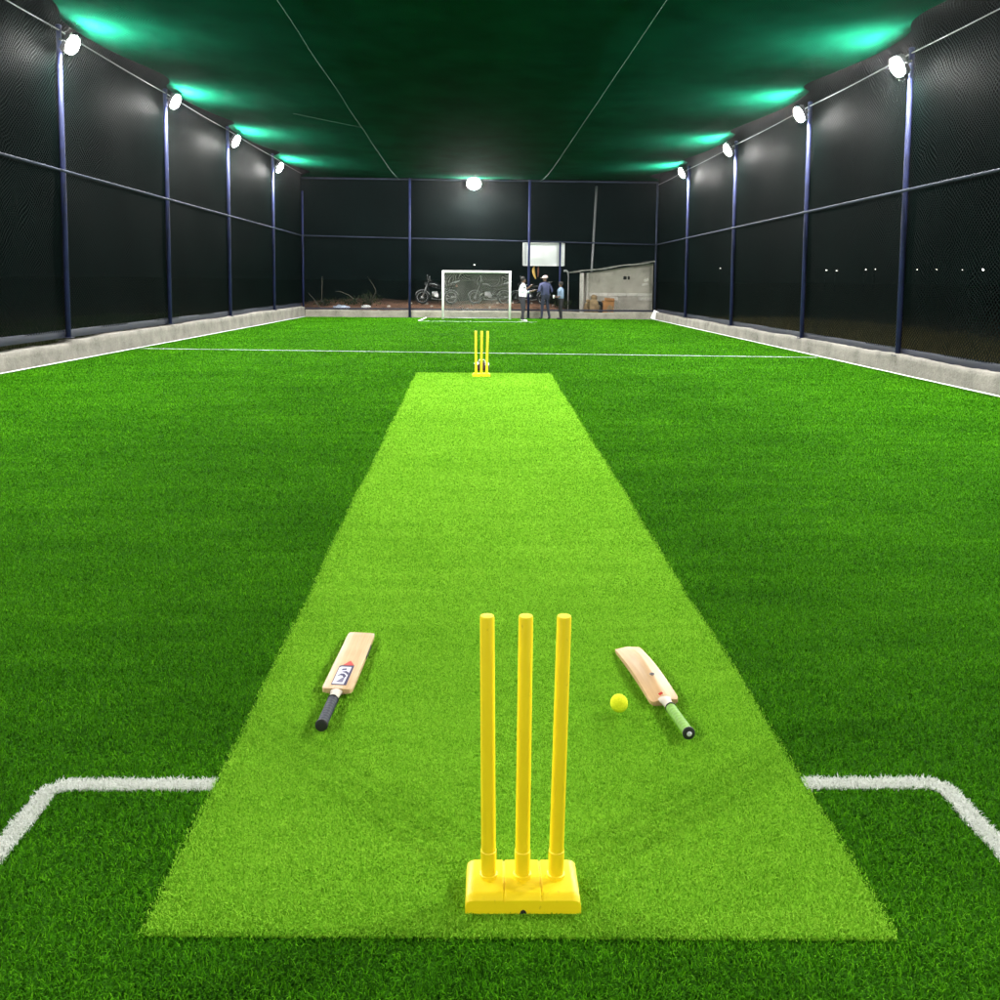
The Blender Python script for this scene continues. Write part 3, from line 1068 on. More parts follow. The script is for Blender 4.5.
# ------------------------------------------------------------------ people
def person(label, loc, rz, J, E_, hair, cap=None, group='people talking beside the goal'):
    """J: name -> (pos, radius, material); E_: edges. One continuous body."""
    names = list(J)
    me = bpy.data.meshes.new('person')
    me.from_pydata([J[n_][0] for n_ in names], [(names.index(a), names.index(c)) for a, c in E_], [])
    tmp = bpy.data.objects.new('person_tmp', me)
    COL.objects.link(tmp)
    sk = tmp.modifiers.new('s', 'SKIN')
    sk.use_smooth_shade = True
    for i, n_ in enumerate(names):
        r = J[n_][1]
        r = r if isinstance(r, tuple) else (r, r)
        me.skin_vertices[0].data[i].radius = r
        me.skin_vertices[0].data[i].use_root = (n_ == 'pelvis')
    sd = tmp.modifiers.new('d', 'SUBSURF')
    sd.levels = sd.render_levels = 2
    dg = bpy.context.evaluated_depsgraph_get()
    body = bpy.data.meshes.new_from_object(tmp.evaluated_get(dg))
    bpy.data.objects.remove(tmp)
    mats = []
    for n_ in names:
        if J[n_][2] not in mats: mats.append(J[n_][2])
    body.materials.clear()
    for m in mats: body.materials.append(M[m])
    segs = [(Vector(J[a][0]), Vector(J[c][0]), a, c) for a, c in E_]
    for p in body.polygons:
        best, bm_ = 1e9, 0
        for A, B, a, c in segs:
            d = B - A
            t_ = min(1, max(0, (p.center - A).dot(d) / d.length_squared))
            dist = (p.center - A - d * t_).length - lerp(J[a][1] if not isinstance(J[a][1], tuple) else J[a][1][0], J[c][1] if not isinstance(J[c][1], tuple) else J[c][1][0], t_)
            if dist < best:
                best = dist
                bm_ = mats.index(J[a][2] if t_ < .5 else J[c][2])
        p.material_index = bm_
        p.use_smooth = True
    o = bpy.data.objects.new('person', body)
    COL.objects.link(o)
    o.location = loc
    o.rotation_euler = (0, 0, rz)
    tag(o, label, 'person', group)
    hd = Vector(J['head'][0])
    f = Vector(J['nose'][0]) - hd
    f.z = 0
    f.normalize()
    b = MB()
    b.ball(hd - f * .014 + Vector((0, 0, .035)), .105, (.93, .93, .86), 3, noise=.02)
    b.build('hair', M[hair], o)
    if cap:
        b = MB()
        c0 = hd + Vector((0, 0, .055)) - f * .004
        b.ball(c0, .112, (1, 1, .72), 3)
        c1 = c0 + f * .13 + Vector((0, 0, -.02))
        b.box(c1, (.11, .15, .012), rot=(0, 0, math.atan2(f.y, f.x)), bevel=.005)
        b.build('cap', M[cap], o)
    # feet soles are part of the body; small ears and eyes
    side = Vector((-f.y, f.x, 0))
    for s in (-1, 1):
        b = MB(); b.ball(hd + side * s * .082 + Vector((0, 0, -.005)), .022, (.5, .8, 1.2), 2); b.build('ear', M['skin'], o)
        b = MB(); b.ball(hd + f * .083 + side * s * .032 + Vector((0, 0, .012)), .010, sub=1); b.build('eye', M['void'], o)
    return o
M['skin'] = simple('brown_skin', (.10, .055, .035), .55, var=.1)
M['hairm'] = simple('black_hair', (.008, .007, .007), .7)
M['shirt_white'] = simple('white_shirt', (.66, .70, .76), .85, var=.1, scale=5)
M['trouser_dark'] = simple('charcoal_trousers', (.022, .022, .030), .85)
M['jacket_navy'] = simple('navy_jacket', (.035, .042, .10), .8, var=.25, scale=4)
M['trouser_navy'] = simple('dark_navy_trousers', (.014, .018, .038), .85)
M['shirt_blue'] = simple('grey_blue_shirt', (.16, .23, .33), .85, var=.25, scale=6)
M['trouser_black'] = simple('black_trousers', (.010, .010, .013), .85)
M['shoe_white'] = simple('white_shoe', (.62, .64, .60), .6)
M['shoe_dark'] = simple('dark_shoe', (.012, .012, .012), .6)
M['cap_pale'] = simple('pale_cap', (.55, .42, .42), .8)

def skeleton(h, top, low, shoe, arms, legs=None, bulk=1.0, head_turn=(1, 0), lean=0.0):
    """facing +x; h = standing height; arms: two lists (elbow, wrist, hand) ; returns J, E"""
    k = h / 1.75
    S = lambda x, y, z: (x * k, y * k, z * k)
    ht = Vector((*head_turn, 0)).normalized()
    hx, hy = lean * 1.25, 0
    J = {
        'pelvis': (S(0, 0, .93), (.135 * k * bulk, .15 * k * bulk), low),
        'waist': (S(lean * .4, 0, 1.04), (.13 * k * bulk, .155 * k * bulk), top),
        'chest': (S(lean * .8, 0, 1.27), (.135 * k * bulk, .17 * k * bulk), top),
        'upchest': (S(lean * 1.0, 0, 1.41), (.10 * k * bulk, .125 * k * bulk), top),
        'neck': (S(lean * 1.1, 0, 1.49), .052 * k, 'skin'),
        'jaw': (S(hx + ht.x * .015, hy + ht.y * .015, 1.565), .066 * k, 'skin'),
        'head': (S(hx, hy, 1.635), .088 * k, 'skin'),
        'crown': (S(hx - ht.x * .01, hy - ht.y * .01, 1.70), .060 * k, 'skin'),
        'nose': (S(hx + ht.x * .105, hy + ht.y * .105, 1.61), .012 * k, 'skin'),
    }
    E_ = [('pelvis', 'waist'), ('waist', 'chest'), ('chest', 'upchest'), ('upchest', 'neck'), ('neck', 'jaw'), ('jaw', 'head'), ('head', 'crown'), ('head', 'nose')]
    for s, sd, (el, wr, ha, sleeve) in zip((1, -1), ('l', 'r'), arms):
        J['sh' + sd] = (S(lean, s * .185, 1.40), .068 * k * bulk, top)
        J['el' + sd] = (S(*el), .050 * k * bulk, top)
        J['wr' + sd] = (S(*wr), .034 * k, top if sleeve else 'skin')
        J['ha' + sd] = (S(*ha), .040 * k, 'skin')
        d = (Vector(ha) - Vector(wr)).normalized()
        sv = Vector((0, 0, 1)).cross(d) if abs(d.z) < .8 else Vector((1, 0, 0))
        sv.normalize()
        E_ += [('upchest', 'sh' + sd), ('sh' + sd, 'el' + sd), ('el' + sd, 'wr' + sd), ('wr' + sd, 'ha' + sd)]
        for q, fl in enumerate((.072, .082, .076, .06)):
            base = Vector(ha) + sv * (q - 1.5) * .021 + d * .03
            J['f%d%s' % (q, sd)] = (S(*base), .010 * k, 'skin')
            J['g%d%s' % (q, sd)] = (S(*(base + d * fl + Vector((0, 0, -.02)))), .008 * k, 'skin')
            E_ += [('ha' + sd, 'f%d%s' % (q, sd)), ('f%d%s' % (q, sd), 'g%d%s' % (q, sd))]
        th = Vector(ha) + sv * s * .05 + d * .03
        J['th' + sd] = (S(*th), .010 * k, 'skin')
        E_ += [('ha' + sd, 'th' + sd)]
    legs = legs or (((.02, .10, .50), (-.02, .10, .09)), ((0, -.10, .50), (-.02, -.10, .09)))
    for s, sd, (kn, an) in zip((1, -1), ('l', 'r'), legs):
        J['hip' + sd] = (S(0, s * .09, .87), .098 * k, low)
        J['kn' + sd] = (S(*kn), .068 * k, low)
        J['an' + sd] = (S(*an), .048 * k, low)
        J['heel' + sd] = (S(an[0] - .02, an[1], .045), .042 * k, shoe)
        J['toe' + sd] = (S(an[0] + .17, an[1] + s * .02, .036), .036 * k, shoe)
        E_ += [('pelvis', 'hip' + sd), ('hip' + sd, 'kn' + sd), ('kn' + sd, 'an' + sd), ('an' + sd, 'heel' + sd), ('heel' + sd, 'toe' + sd)]
    return J, E_

# white shirt, facing right, both forearms held out
J, E_ = skeleton(1.68, 'shirt_white', 'trouser_dark', 'shoe_white',
    [((.10, .26, 1.14), (.40, .20, 1.20), (.47, .18, 1.23), False), ((.02, -.26, 1.16), (.30, -.16, 1.36), (.36, -.13, 1.42), False)],
    (((.05, .10, .50), (-.05, .12, .09)), ((.02, -.10, .50), (.06, -.12, .09))), 1.08, (1, .1), .02)
person('person in a white shirt and dark trousers holding both hands out', (1.69, 34.7, .012), R(-12), J, E_, 'hairm')
# navy jacket, back to the camera, looking left
J, E_ = skeleton(1.74, 'jacket_navy', 'trouser_navy', 'shoe_dark',
    [((-.05, .30, 1.12), (.18, .24, 1.10), (.26, .20, 1.12), True), ((-.03, -.30, 1.12), (.14, -.26, 1.06), (.20, -.24, 1.04), True)],
    (((.02, .12, .50), (-.02, .16, .09)), ((0, -.12, .50), (-.03, -.19, .09))), 1.32, (.45, .9), .02)
person('person in a bulky navy jacket and pale cap seen from behind', (2.70, 36.75, .012), R(112), J, E_, 'hairm', 'cap_pale')
# grey blue shirt, facing left
J, E_ = skeleton(1.50, 'shirt_blue', 'trouser_black', 'shoe_dark',
    [((.02, .26, 1.12), (.24, .20, 1.04), (.31, .17, 1.04), False), ((.00, -.26, 1.12), (.22, -.2, 1.05), (.29, -.17, 1.06), False)],
    (((.03, .09, .50), (0, .10, .09)), ((0, -.09, .50), (-.03, -.11, .09))), 1.05, (1, .1), .01)
person('person in a grey blue shirt and black trousers under the white board', (3.33, 36.75, .012), R(197), J, E_, 'hairm')
cup = thing('paper_cup', 'white paper cup held in front of the grey blue shirt', 'cup', (3.03, 36.56, .86))
b = MB(); b.lathe([(.030, 0), (.040, .11)], 14); b.build('cup_wall', M['white_sheet'], cup)
b = MB(); b.lathe([(.043, .11), (.043, .122), (.036, .126)], 14); b.build('lid', M['white_sheet'], cup)

# ------------------------------------------------------------------ beyond the far net
# bank of brown soil
nx, ny = 150, 40
P_ = np.zeros((nx, ny, 3))
for i, x_ in enumerate(np.linspace(-9.5, 9, nx)):
    for j, y_ in enumerate(np.linspace(YF + .2, 46, ny)):
        f = min(1, max(0, (y_ - YF - .2) / 2.0))
        z = lerp(.16, .52 if -8 < x_ < 4 else .30, f * f * (3 - 2 * f))
        if x_ > 3.2: z = lerp(z, .14, min(1, (x_ - 3.2) / 1.2))
        z += .03 * math.sin(x_ * 3.1 + y_ * 2) * math.sin(x_ * 1.3 - y_ * 3) + random.uniform(-.015, .015) + .05 * math.sin(x_ * .9) * f
        P_[i, j] = (x_, y_, z)
tag(grid_mesh('dirt_bank', P_, M['mud'], smooth=False), 'bank of brown soil behind the far net', kind='structure')
def bank_z(x, y):
    f = min(1, max(0, (y - YF - .2) / 2.0))
    return lerp(.16, .52, f * f * (3 - 2 * f)) + .05 * math.sin(x * .9) * f

# stones lying on the bank
k = 0
for i in range(70):
    x_, y_ = random.uniform(-5.0, 3.4), YF + .35 + random.random() ** 1.3 * 1.9
    b = MB()
    r = random.uniform(.03, .085)
    b.ball((0, 0, 0), r, (1.2, .9, .75), 2, noise=.18, seed=i)
    o = b.build('stone', M['mud'] if i % 3 else M['lime_pale'])
    o.location = (x_, y_, bank_z(x_, y_) + r * .3)
    o.rotation_euler = (0, 0, random.uniform(0, 6))
    tag(o, 'stone among the loose stones on the brown bank behind the far net', 'stone', 'loose stones on the brown bank')

# white board on its two posts
bd = thing('notice_board', 'blank white board fixed behind the far net', 'board', (2.70, YF + .14, 2.18))
b = MB(); b.box((0, 0, .455), (1.72, .03, .90), bevel=.004); b.build('panel', M['white_sheet'], bd)
b = MB()
for sx in (-1, 1): b.box((sx * .845, -.022, .455), (.045, .02, .93), bevel=.003)
for sz_ in (0.0, .91): b.box((0, -.022, sz_), (1.64, .02, .045), bevel=.003)
b.build('frame', M['white_paint'], bd)
b = MB()
for xx in (-.735, .70): b.box((xx, -.02, .455), (.025, .012, .86), bevel=.002)
b.build('batten', M['bike_trim'], bd)

# cloth strips under the board
def ribbon(pts, w, m, label):
    b = MB()
    rings = []
    for i, (p, ww) in enumerate(zip(pts, w)):
        p = Vector(p)
        rings.append([p + Vector((-ww, -.008, 0)), p + Vector((ww, -.008, 0)), p + Vector((ww, .008, 0)), p + Vector((-ww, .008, 0))])
    b.loft(rings)
    o = b.build('hanging_cloth', M[m])
    return tag(o, label, 'cloth', 'cloth strips hanging under the white board')
yy = YF + .35
ribbon([(2.33, yy - .2, 2.17), (2.30, yy, 2.05), (2.30, yy, 1.95), (2.33, yy, 1.8), (2.37, yy, 1.7), (2.40, yy, 1.62)], [.012, .05, .06, .05, .045, .02], 'ochre', 'yellow strip of cloth hanging below the white board')
ribbon([(2.50, yy - .2, 2.17), (2.50, yy, 2.08), (2.50, yy, 1.9), (2.49, yy, 1.7)], [.01, .025, .03, .015], 'redbrown', 'thin reddish brown strip of cloth hanging below the white board')

# slanted pale pole beyond the net, and the bent pipe
def stick(name, pts, r, m, label, cat, group=None):
    b = MB(); b.tube(pts, r, 8)
    return tag(b.build(name, M[m]), label, cat, group)
stick('leaning_pole', [(5.17, 42.2, .3), (5.23, 42.2, 2.1), (5.39, 42.2, 5.88)], .055, 'bike_trim', 'pale leaning pole rising behind the shed roof beyond the far net', 'pole')
stick('bent_pipe', [(3.86, 39.2, .1), (3.86, 39.2, 1.75), (3.84, 39.2, 1.92), (3.76, 39.2, 1.99), (3.66, 39.2, 1.97)], [.02, .02, .04, .045, .04], 'bike_trim', 'pipe with a pale hooked top left of the block shed', 'pipe')

# block shed
shed = thing('block_shed', 'grey concrete block shed with a sloping sheet roof beyond the far net', 'shed', (4.4, 39.0, 0))
b = MB()
b.prism([(.30, 0, .1), (3.06, 0, .1), (3.06, 0, 2.33), (.30, 0, 1.90)], (0, 2.6, 0))
b.build('wall', M['render_wall'], shed)
# lower courses of unrendered pale blocks
b = MB()
for row in range(3):
    z = .985 - row * .165
    xx = .33 + (.12 if row % 2 else 0)
    while xx < 2.98:
        w_ = min(random.uniform(.36, .46), 3.05 - xx)
        if (row == 0 or random.random() < (.8 - .25 * row)) and w_ > .1:
            b.box((xx + w_ / 2, -.008 + random.uniform(-.003, .003), z), (w_ - .025, .022, .14), bevel=.004)
        xx += w_
b.build('block_courses', M['block'], shed)
b = MB()
b.box((2.72, -.012, 1.43), (.26, .025, .10), rot=(0, R(-12), 0), bevel=.006)
b.box((2.78, -.012, 1.62), (.20, .025, .12), rot=(0, R(-20), 0), bevel=.006)
b.build('mortar_patch', M['block'], shed)
for xx, ww in ((1.86, .14), (2.02, .09)):
    b = MB(); b.box((xx, -.004, 1.70), (ww, .02, .14), bevel=.004); b.build('vent_hole_shade', M['void'], shed)  # solid dark slabs on the wall face, painting the shade inside two holes
b = MB()
n = 40
pr = []
for i in range(n + 1):
    t_ = i / n
    pr.append((t_ * 3.40 - .28, lerp(1.90, 2.38, t_) + .008 * math.sin(i * 2.4) + .02 * math.sin(i * .33)))
out = [(x_, -.28, z + .045) for x_, z in pr] + [(x_, -.28, z) for x_, z in pr[::-1]]
a_ = [b.bm.verts.new(p) for p in out]
c_ = [b.bm.verts.new((p[0], 2.8, p[2])) for p in out]
N2 = len(out)
for i in range(N2): b._face([a_[i], a_[(i + 1) % N2], c_[(i + 1) % N2], c_[i]])
for i in range(n):
    b._face([a_[i], a_[i + 1], a_[N2 - 2 - i], a_[N2 - 1 - i]])
b.build('roof', M['roof'], shed)
b = MB(); b.box((0, -.16, 1.0), (.16, .16, 1.79), bevel=.01); b.build('porch_post', M['post_conc'], shed)
b = MB(); b.box((.25, -.05, 1.0), (.085, .1, 1.8), bevel=.008); b.build('door_jamb', M['post_conc'], shed)

box1 = thing('cardboard_box', 'orange brown cardboard box with torn flap leaning at the shed wall', 'box', (5.47, 38.55, .13), (R(-2), R(3), R(6)))
b = MB(); b.box((0, 0, .31), (.46, .26, .60), bevel=.015, taper=1.04); b.build('carton', M['card'], box1)
b = MB(); b.box((.02, -.15, .66), (.44, .02, .16), rot=(R(-50), 0, R(3)), bevel=.004); b.build('flap', M['card'], box1)
b = MB(); b.box((.05, -.136, .26), (.22, .01, .3), rot=(0, R(28), 0)); b.build('torn_patch', M['sack'], box1)
sk = thing('stuffed_sack', 'bulging tan sack slumped between the white porch post and the box', 'sack', (4.86, 38.5, .12))
b = MB(); b.ball((0, 0, .34), .36, (.72, .6, 1.0), 4, noise=.06, seed=5); b.build('cloth', M['sack'], sk)
b = MB(); b.ball((.03, 0, .74), .14, (1.0, .7, .9), 3, noise=.12, seed=8); b.build('tied_neck', M['sack'], sk)
sk2 = thing('stuffed_sack', 'second lower tan sack pressed against the white porch post', 'sack', (4.66, 38.62, .12), (0, 0, .5))
b = MB(); b.ball((0, 0, .28), .3, (.6, .55, .98), 4, noise=.07, seed=15); b.build('cloth', M['sack'], sk2)
b = MB(); b.ball((0, 0, .6), .1, (1.1, .7, .7), 3, noise=.12, seed=18); b.build('tied_neck', M['sack'], sk2)
ty = thing('old_tyre', 'black tyre leaning between the sack and the cardboard box', 'tyre', (5.16, 38.6, .12), (R(-12), 0, R(65)))
b = MB(); b.torus((0, 0, .30), .235, .07, 'x', 30, 10); b.build('tread', M['black_rubber'], ty)
b = MB(); b.torus((0, 0, .30), .165, .02, 'x', 30, 8); b.build('bead', M['black_rubber'], ty)

# white sheet leaning in the far right corner
ws = thing('white_panel', 'white panel leaning in the far right corner of the kerb', 'panel', (7.18, 37.35, .015), (R(-16), R(24), R(-12)))
b = MB(); b.box((0, 0, .19), (.24, .02, .38), bevel=.003); b.build('board', M['white_sheet'], ws)
b = MB(); b.box((0, -.014, .36), (.24, .01, .03)); b.build('rim', M['white_paint'], ws)

# plastic litter
def litter(loc, s, m, label, seed):
    b = MB()
    b.ball((0, 0, s * .3), s, (1.5, .8, .55), 3, noise=.22, seed=seed)
    b.ball((s * .9, 0, s * .2), s * .5, (1.6, .9, .5), 3, noise=.25, seed=seed + 1)
    o = b.build('plastic_litter', M[m]); o.location = loc
    return tag(o, label, 'litter')
litter((-5.75, 38.7, .27), .22, 'bluewhite', 'crumpled blue and white plastic sheet on the bank at the left', 2)
litter((-4.75, 39.0, .36), .13, 'white_sheet', 'white crumpled bag on the bank right of the blue plastic', 4)
litter((-.45, 38.5, .24), .14, 'white_sheet', 'white crumpled bag on the bank seen through the goal net', 6)
b = MB(); b.box((0, 0, 0), (1.5, .25, .015), rot=(0, 0, .05), bevel=.004)
o = b.build('flat_plank', M['white_sheet']); o.location = (-5.55, 38.45, .225); tag(o, 'flat pale sheet lying under the blue plastic on the bank', 'plank')

# dry stakes and branches
stick('thin_stake', [(-6.75, 39.8, .3), (-6.72, 39.8, 1.65)], .018, 'twig', 'thin upright stake on the bank at the far left', 'stake', 'stakes and branches on the bank')
stick('thin_stake', [(-2.98, 39.6, .3), (-2.97, 39.6, 1.25)], .02, 'twig', 'thin short stake just left of the navy far post', 'stake', 'stakes and branches on the bank')
stick('dry_branch', [(-4.55, 39.6, .4), (-4.50, 39.6, .8), (-4.38, 39.6, 1.05), (-4.5, 39.6, 1.3), (-4.75, 39.6, 1.66)], [.02, .018, .015, .012, .006], 'twig', 'dry crooked branch standing upright on the bank', 'branch', 'stakes and branches on the bank')
stick('dry_branch', [(-5.2, 39.4, .6), (-5.5, 39.4, .86), (-5.9, 39.4, 1.02), (-6.1, 39.4, 1.0)], [.02, .018, .012, .006], 'twig', 'dry branch arching low to the left over the bank', 'branch', 'stakes and branches on the bank')
stick('dry_branch', [(-6.6, 38.7, .25), (-6.9, 38.8, .7), (-7.2, 38.9, 1.0)], [.02, .016, .008], 'twig', 'dry branch leaning left in the far left corner', 'branch', 'stakes and branches on the bank')

# bushes and dry grass outside the nets
M['weed'] = blade_material('weed_leaf', (.018, .028, .010), (.034, .046, .016), (.06, .065, .028))
M['dry'] = blade_material('dry_grass', (.05, .045, .018), (.11, .09, .035), (.17, .14, .06))
def bush(x_, y_, r, h, n, label):
    o = thing('weed_bush', label, 'bush', (x_, y_, bank_z(x_, y_) - .02), group='scrubby bushes on the bank')
    p = RNG.normal(0, 1, (n, 3)) * np.array([r * .5, r * .4, h * .28]) + np.array([0, 0, h * .42])
    p[:, 2] = np.abs(p[:, 2])
    V, F, C_, T = blades(p, .10, .035, (.3, 1.5), RNG)
    np_mesh('leaves', V, F, C_, M['weed'], o, attr=T)
    b = MB()
    for q in range(9):
        a = random.uniform(0, 6.28); rr = r * random.uniform(.3, .8)
        b.tube([(0, 0, 0), (rr * .4 * math.cos(a), rr * .4 * math.sin(a), h * .4), (rr * math.cos(a), rr * math.sin(a), h * random.uniform(.7, 1.1))], [.012, .009, .004], 5)
    b.build('stems', M['twig'], o)
bush(-4.65, 39.3, .5, .55, 300, 'small leafy bush around the upright crooked branch')
bush(-5.5, 39.4, .6, .30, 220, 'low scrubby bush left of the crooked branch')
bush(-6.5, 39.3, .6, .28, 180, 'low dark bush in the far left corner behind the net')
bush(3.7, 39.3, .45, .35, 200, 'low scrubby bush left of the white porch post')
def dry_field(x0, x1, y0_, y1_, n, name, label, m, hgt):
    p = np.stack([RNG.uniform(x0, x1, n), RNG.uniform(y0_, y1_, n)], 1)
    cl = np.sin(p[:, 0] * 2.3 + np.sin(p[:, 1] * 1.1) * 2) * np.sin(p[:, 1] * 1.7 + p[:, 0]) > -.35
    p = p[cl]
    V, F, C_, T = blades(np.c_[p, np.full(len(p), -.02)], hgt, .010, (.2, 1.1), RNG)
    tag(np_mesh(name, V, F, C_, M[m], attr=T), label, 'grass', kind='stuff')
dry_field(7.9, 14.0, 9.5, 36, 42000, 'dry_grass', 'dry yellowish grass growing outside the right net', 'dry', .34)
dry_field(-15, -8.4, 11, 37, 26000, 'rough_grass', 'dark rough grass growing outside the left net', 'weed', .26)

# motorcycles
def motorcycle(label):
    o = thing('motorcycle', label, 'motorcycle', group='motorcycles parked beyond the far net')
    # local: x forward, wheels at x=+-.63
    for xx in (.63, -.63):
        b = MB(); b.torus((xx, 0, .30), .262, .042, 'y', 32, 8); wh = b.build('wheel', M['black_rubber'], o)
        b = MB(); b.torus((xx, 0, .30), .222, .016, 'y', 32, 6)
        b.lathe([(.05, -.05), (.05, .05)], 12, (xx, 0, .30), 'y')
        for q in range(12):
            a = q * math.pi / 6
            b.tube([(xx + .04 * math.cos(a), 0, .3 + .04 * math.sin(a)), (xx + .215 * math.cos(a), 0, .3 + .215 * math.sin(a))], .005, 4, caps=False)
        b.build('rim', M['chrome'], wh)
        b = MB()
        pts = [(xx + .32 * math.cos(a), 0, .3 + .32 * math.sin(a)) for a in np.linspace(R(15), R(160), 10)]
        rings = [[Vector(p) + Vector((0, s_ * .055, 0)) + (Vector(p) - Vector((xx, 0, .3))).normalized() * h for s_, h in ((-1, 0), (1, 0), (.8, .012), (-.8, .012))] for p in pts]
        b.loft(rings); b.build('mudguard', M['bike_trim'], o)
    b = MB()
    for s_ in (-1, 1):
        b.tube([(.63, s_ * .07, .30), (.42, s_ * .07, .86)], .020, 8)
    b.build('fork', M['chrome'], o)
    b = MB()
    b.tube([(.42, 0, .84), (.10, 0, .72), (-.35, 0, .66), (-.75, 0, .74)], .028, 8)
    b.tube([(.40, 0, .78), (.28, 0, .35), (-.1, 0, .26), (-.2, 0, .60)], .025, 8)
    for s_ in (-1, 1): b.tube([(-.12, s_ * .09, .32), (-.63, s_ * .09, .30)], .022, 8); b.tube([(-.60, s_ * .11, .32), (-.45, s_ * .11, .66)], .022, 8)
    b.build('chassis', M['bike_paint'], o)
    b = MB()
    b.loft([[Vector((x_, hw * math.cos(a), zc + hh * math.sin(a))) for a in [2 * math.pi * q / 14 for q in range(14)]] for x_, hw, hh, zc in
            ((.36, .05, .04, .86), (.28, .13, .09, .86), (.10, .15, .11, .85), (-.06, .11, .08, .80), (-.12, .05, .04, .78))])
    b.build('fuel_tank', M['bike_paint'], o)
    b = MB(); b.tube([(.30, -.145, .88), (.1, -.16, .86), (-.05, -.125, .80)], .014, 6); b.tube([(.30, .145, .88), (.1, .16, .86), (-.05, .125, .80)], .014, 6); b.build('tank_stripe', M['bike_trim'], o)
    b = MB()
    b.loft([[Vector((x_, hw * cx, zc + hh * cz)) for cx, cz in ((-1, -.6), (1, -.6), (1, .3), (.7, 1), (-.7, 1), (-1, .3))] for x_, hw, hh, zc in
            ((-.08, .10, .03, .78), (-.2, .13, .045, .79), (-.5, .13, .045, .82), (-.74, .10, .04, .88), (-.80, .05, .02, .89))])
    b.build('seat', M['seat'], o)
    b = MB(); b.box((.08, 0, .45), (.26, .2, .22), bevel=.03); b.lathe([(.09, -.17), (.10, -.12), (.10, .12), (.09, .17)], 16, (-.02, 0, .38), 'y')
    b.build('engine', M['chrome'], o)
    b = MB(); b.tube([(.2, -.12, .42), (.25, -.13, .25), (-.1, -.15, .22), (-.35, -.16, .27), (-.85, -.17, .38)], [.02, .02, .022, .045, .045], 10); b.build('exhaust', M['bike_trim'], o)
    b = MB()
    for s_ in (-1, 1):
        b.tube([(.40, 0, .95), (.38, s_ * .12, 1.02), (.30, s_ * .34, 1.04)], .014, 8)
    b.build('handlebar', M['chrome'], o)
    for s_ in (-1, 1):
        b = MB(); b.tube([(.36, s_ * .22, 1.03), (.38, s_ * .25, 1.18)], .007, 6); b.ball((.38, s_ * .26, 1.21), .055, (.3, 1, .7), 2); b.build('mirror', M['bike_trim'], o)
    b = MB(); b.lathe([(.04, -.07), (.085, -.02), (.09, .05)], 16, (.46, 0, .88), 'x'); hl = b.build('headlight', M['bike_paint'], o)
    b = MB(); b.lathe([(.082, .052), (.06, .07), (.02, .076)], 16, (.46, 0, .88), 'x'); b.build('lens', M['lens'], hl)
    b = MB(); b.tube([(-.60, -.14, .88), (-.86, -.14, .98), (-.98, 0, 1.02), (-.86, .14, .98), (-.60, .14, .88)], .014, 8); b.build('grab_rail', M['bike_trim'], o)
    b = MB(); b.box((-.86, 0, .80), (.07, .14, .09), bevel=.015); b.build('tail_light', M['redbrown'], o)
    b = MB(); b.tube([(-.05, .1, .30), (-.12, .26, .03)], .013, 6); b.build('kick_stand', M['bike_paint'], o)
    return o
mc = motorcycle('dark motorcycle facing left, half hidden by the left goal post')
mc.location = (-1.78, 39.6, .50); mc.rotation_euler = (R(6), 0, R(172))
m2 = copy_tree(mc); m2.location = (.50, 39.8, .50); m2.rotation_euler = (R(6), 0, R(176)); m2['label'] = 'dark motorcycle seen through the net of the white goal'
m3 = copy_tree(mc); m3.location = (2.25, 39.9, .50); m3.rotation_euler = (R(6), 0, R(160)); m3['label'] = 'dark motorcycle behind the people, right of the goal'

# distant street lamps
def street_lamp(x_, y_, z, label, m='far_lamp', r=.16):
    o = thing('street_lamp', label, 'street lamp', (x_, y_, -.02), group='distant street lamps across the dark fields')
    b = MB(); b.tube([(0, 0, 0), (0, 0, z + .25), (0, -.5, z + .3)], .05, 6); b.build('pole', M['bike_paint'], o)
    b = MB(); b.ball((0, -.6, z), r, (1.2, 1, .8), 2); b.build('lamp', M[m], o)
    return o
where = ['just right of the third right post', 'second right of the third right post', 'paired left between the two nearest right posts', 'paired right between the two nearest right posts',
         'touching the nearest right post', 'just right of the nearest right post', 'second right of the nearest right post', 'left of the brightest distant lamp']
for xx, lb in zip((57.1, 58.8, 63.6, 65.2, 69.4, 72.1, 75.4, 79.7), where):
    street_lamp(xx, 150, 3.7 + (xx - 57) * .012 - random.uniform(0, .25), 'tiny distant lamp ' + lb, r=.085 + random.random() * .05)
street_lamp(83.1, 150, 3.85, 'brightest tiny distant lamp near the right edge', 'far_lamp_strong', .19)
street_lamp(86.4, 150, 3.9, 'tiny distant lamp at the very right edge', r=.1)
street_lamp(39.6, 150, 3.7, 'tiny distant lamp between the two farthest right posts', r=.11)
street_lamp(-.6, 150, 3.9, 'tiny distant lamp above the goal crossbar', r=.13)



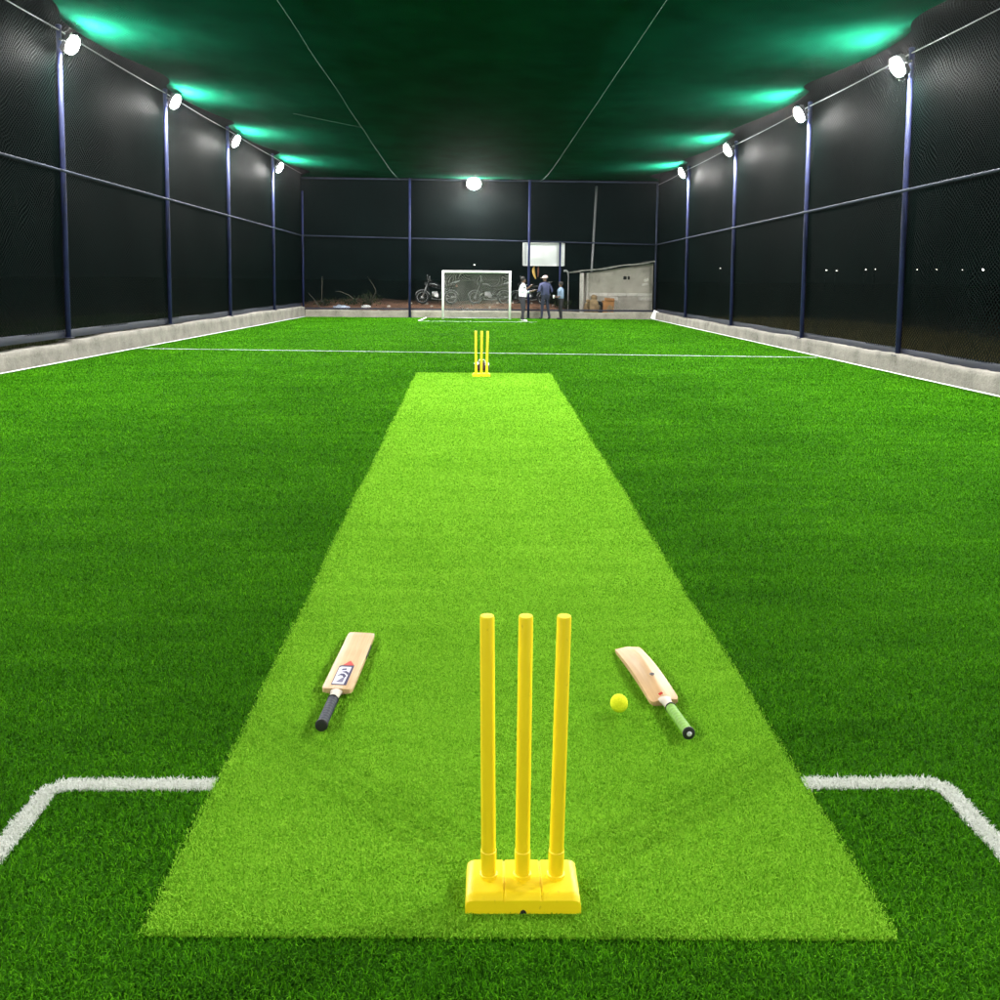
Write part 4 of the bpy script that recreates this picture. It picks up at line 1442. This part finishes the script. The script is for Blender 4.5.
# thin haze added to give the floodlights a bloom-like halo
hb = MB()
hb.box((0, 80, 3.1), (400, 180, 8.4))
ht = NT('night_haze')
hv = ht.n('ShaderNodeVolumePrincipled')
hv.inputs['Color'].default_value = (.9, .95, .95, 1)
hv.inputs['Density'].default_value = .00009
hv.inputs['Anisotropy'].default_value = .95
ht.l(hv.outputs[0], ht.out.inputs['Volume'])
hz = hb.build('haze', ht.m)
tag(hz, 'thin humid night haze glowing round the floodlights', kind='stuff')

# ------------------------------------------------------------------ night sky, camera, render settings
w = bpy.data.worlds.new('World')
SC.world = w
w.use_nodes = True
nt = w.node_tree
nt.nodes.clear()
bg = nt.nodes.new('ShaderNodeBackground')
wo = nt.nodes.new('ShaderNodeOutputWorld')
bg.inputs[0].default_value = (.30, .60, .62, 1)
bg.inputs[1].default_value = .004
nt.links.new(bg.outputs[0], wo.inputs[0])

f_, px_, py_ = 915.0, 500.0, 359.0
yaw, pitch, roll = R(1.4156), R(4.9846), R(.5)
fw = Vector((math.sin(yaw) * math.cos(pitch), math.cos(yaw) * math.cos(pitch), -math.sin(pitch)))
rt = fw.cross(Vector((0, 0, 1))).normalized()
up = rt.cross(fw)
r2 = rt * math.cos(roll) + up * math.sin(roll)
u2 = -rt * math.sin(roll) + up * math.cos(roll)
cam = bpy.data.cameras.new('camera')
co_ = bpy.data.objects.new('camera', cam)
COL.objects.link(co_)
Mx = Matrix((( r2.x, u2.x, -fw.x, 0), (r2.y, u2.y, -fw.y, 0), (r2.z, u2.z, -fw.z, 1.6), (0, 0, 0, 1)))
co_.matrix_world = Mx
cam.sensor_width = 36
cam.sensor_fit = 'HORIZONTAL'
cam.lens = 36 * f_ / 1000
cam.shift_y = (py_ - 500) / 1000
cam.shift_x = 0
cam.clip_start = .05
cam.clip_end = 2000
SC.camera = co_

SC.view_settings.view_transform = 'Standard'
SC.view_settings.look = 'None'
SC.view_settings.exposure = 0
SC.view_settings.gamma = 1
cy = SC.cycles
cy.use_denoising = True
cy.max_bounces = 6
cy.volume_bounces = 0
cy.diffuse_bounces = 3
cy.glossy_bounces = 2
cy.transmission_bounces = 2
cy.transparent_max_bounces = 24
cy.sample_clamp_indirect = 6
cy.use_light_tree = True
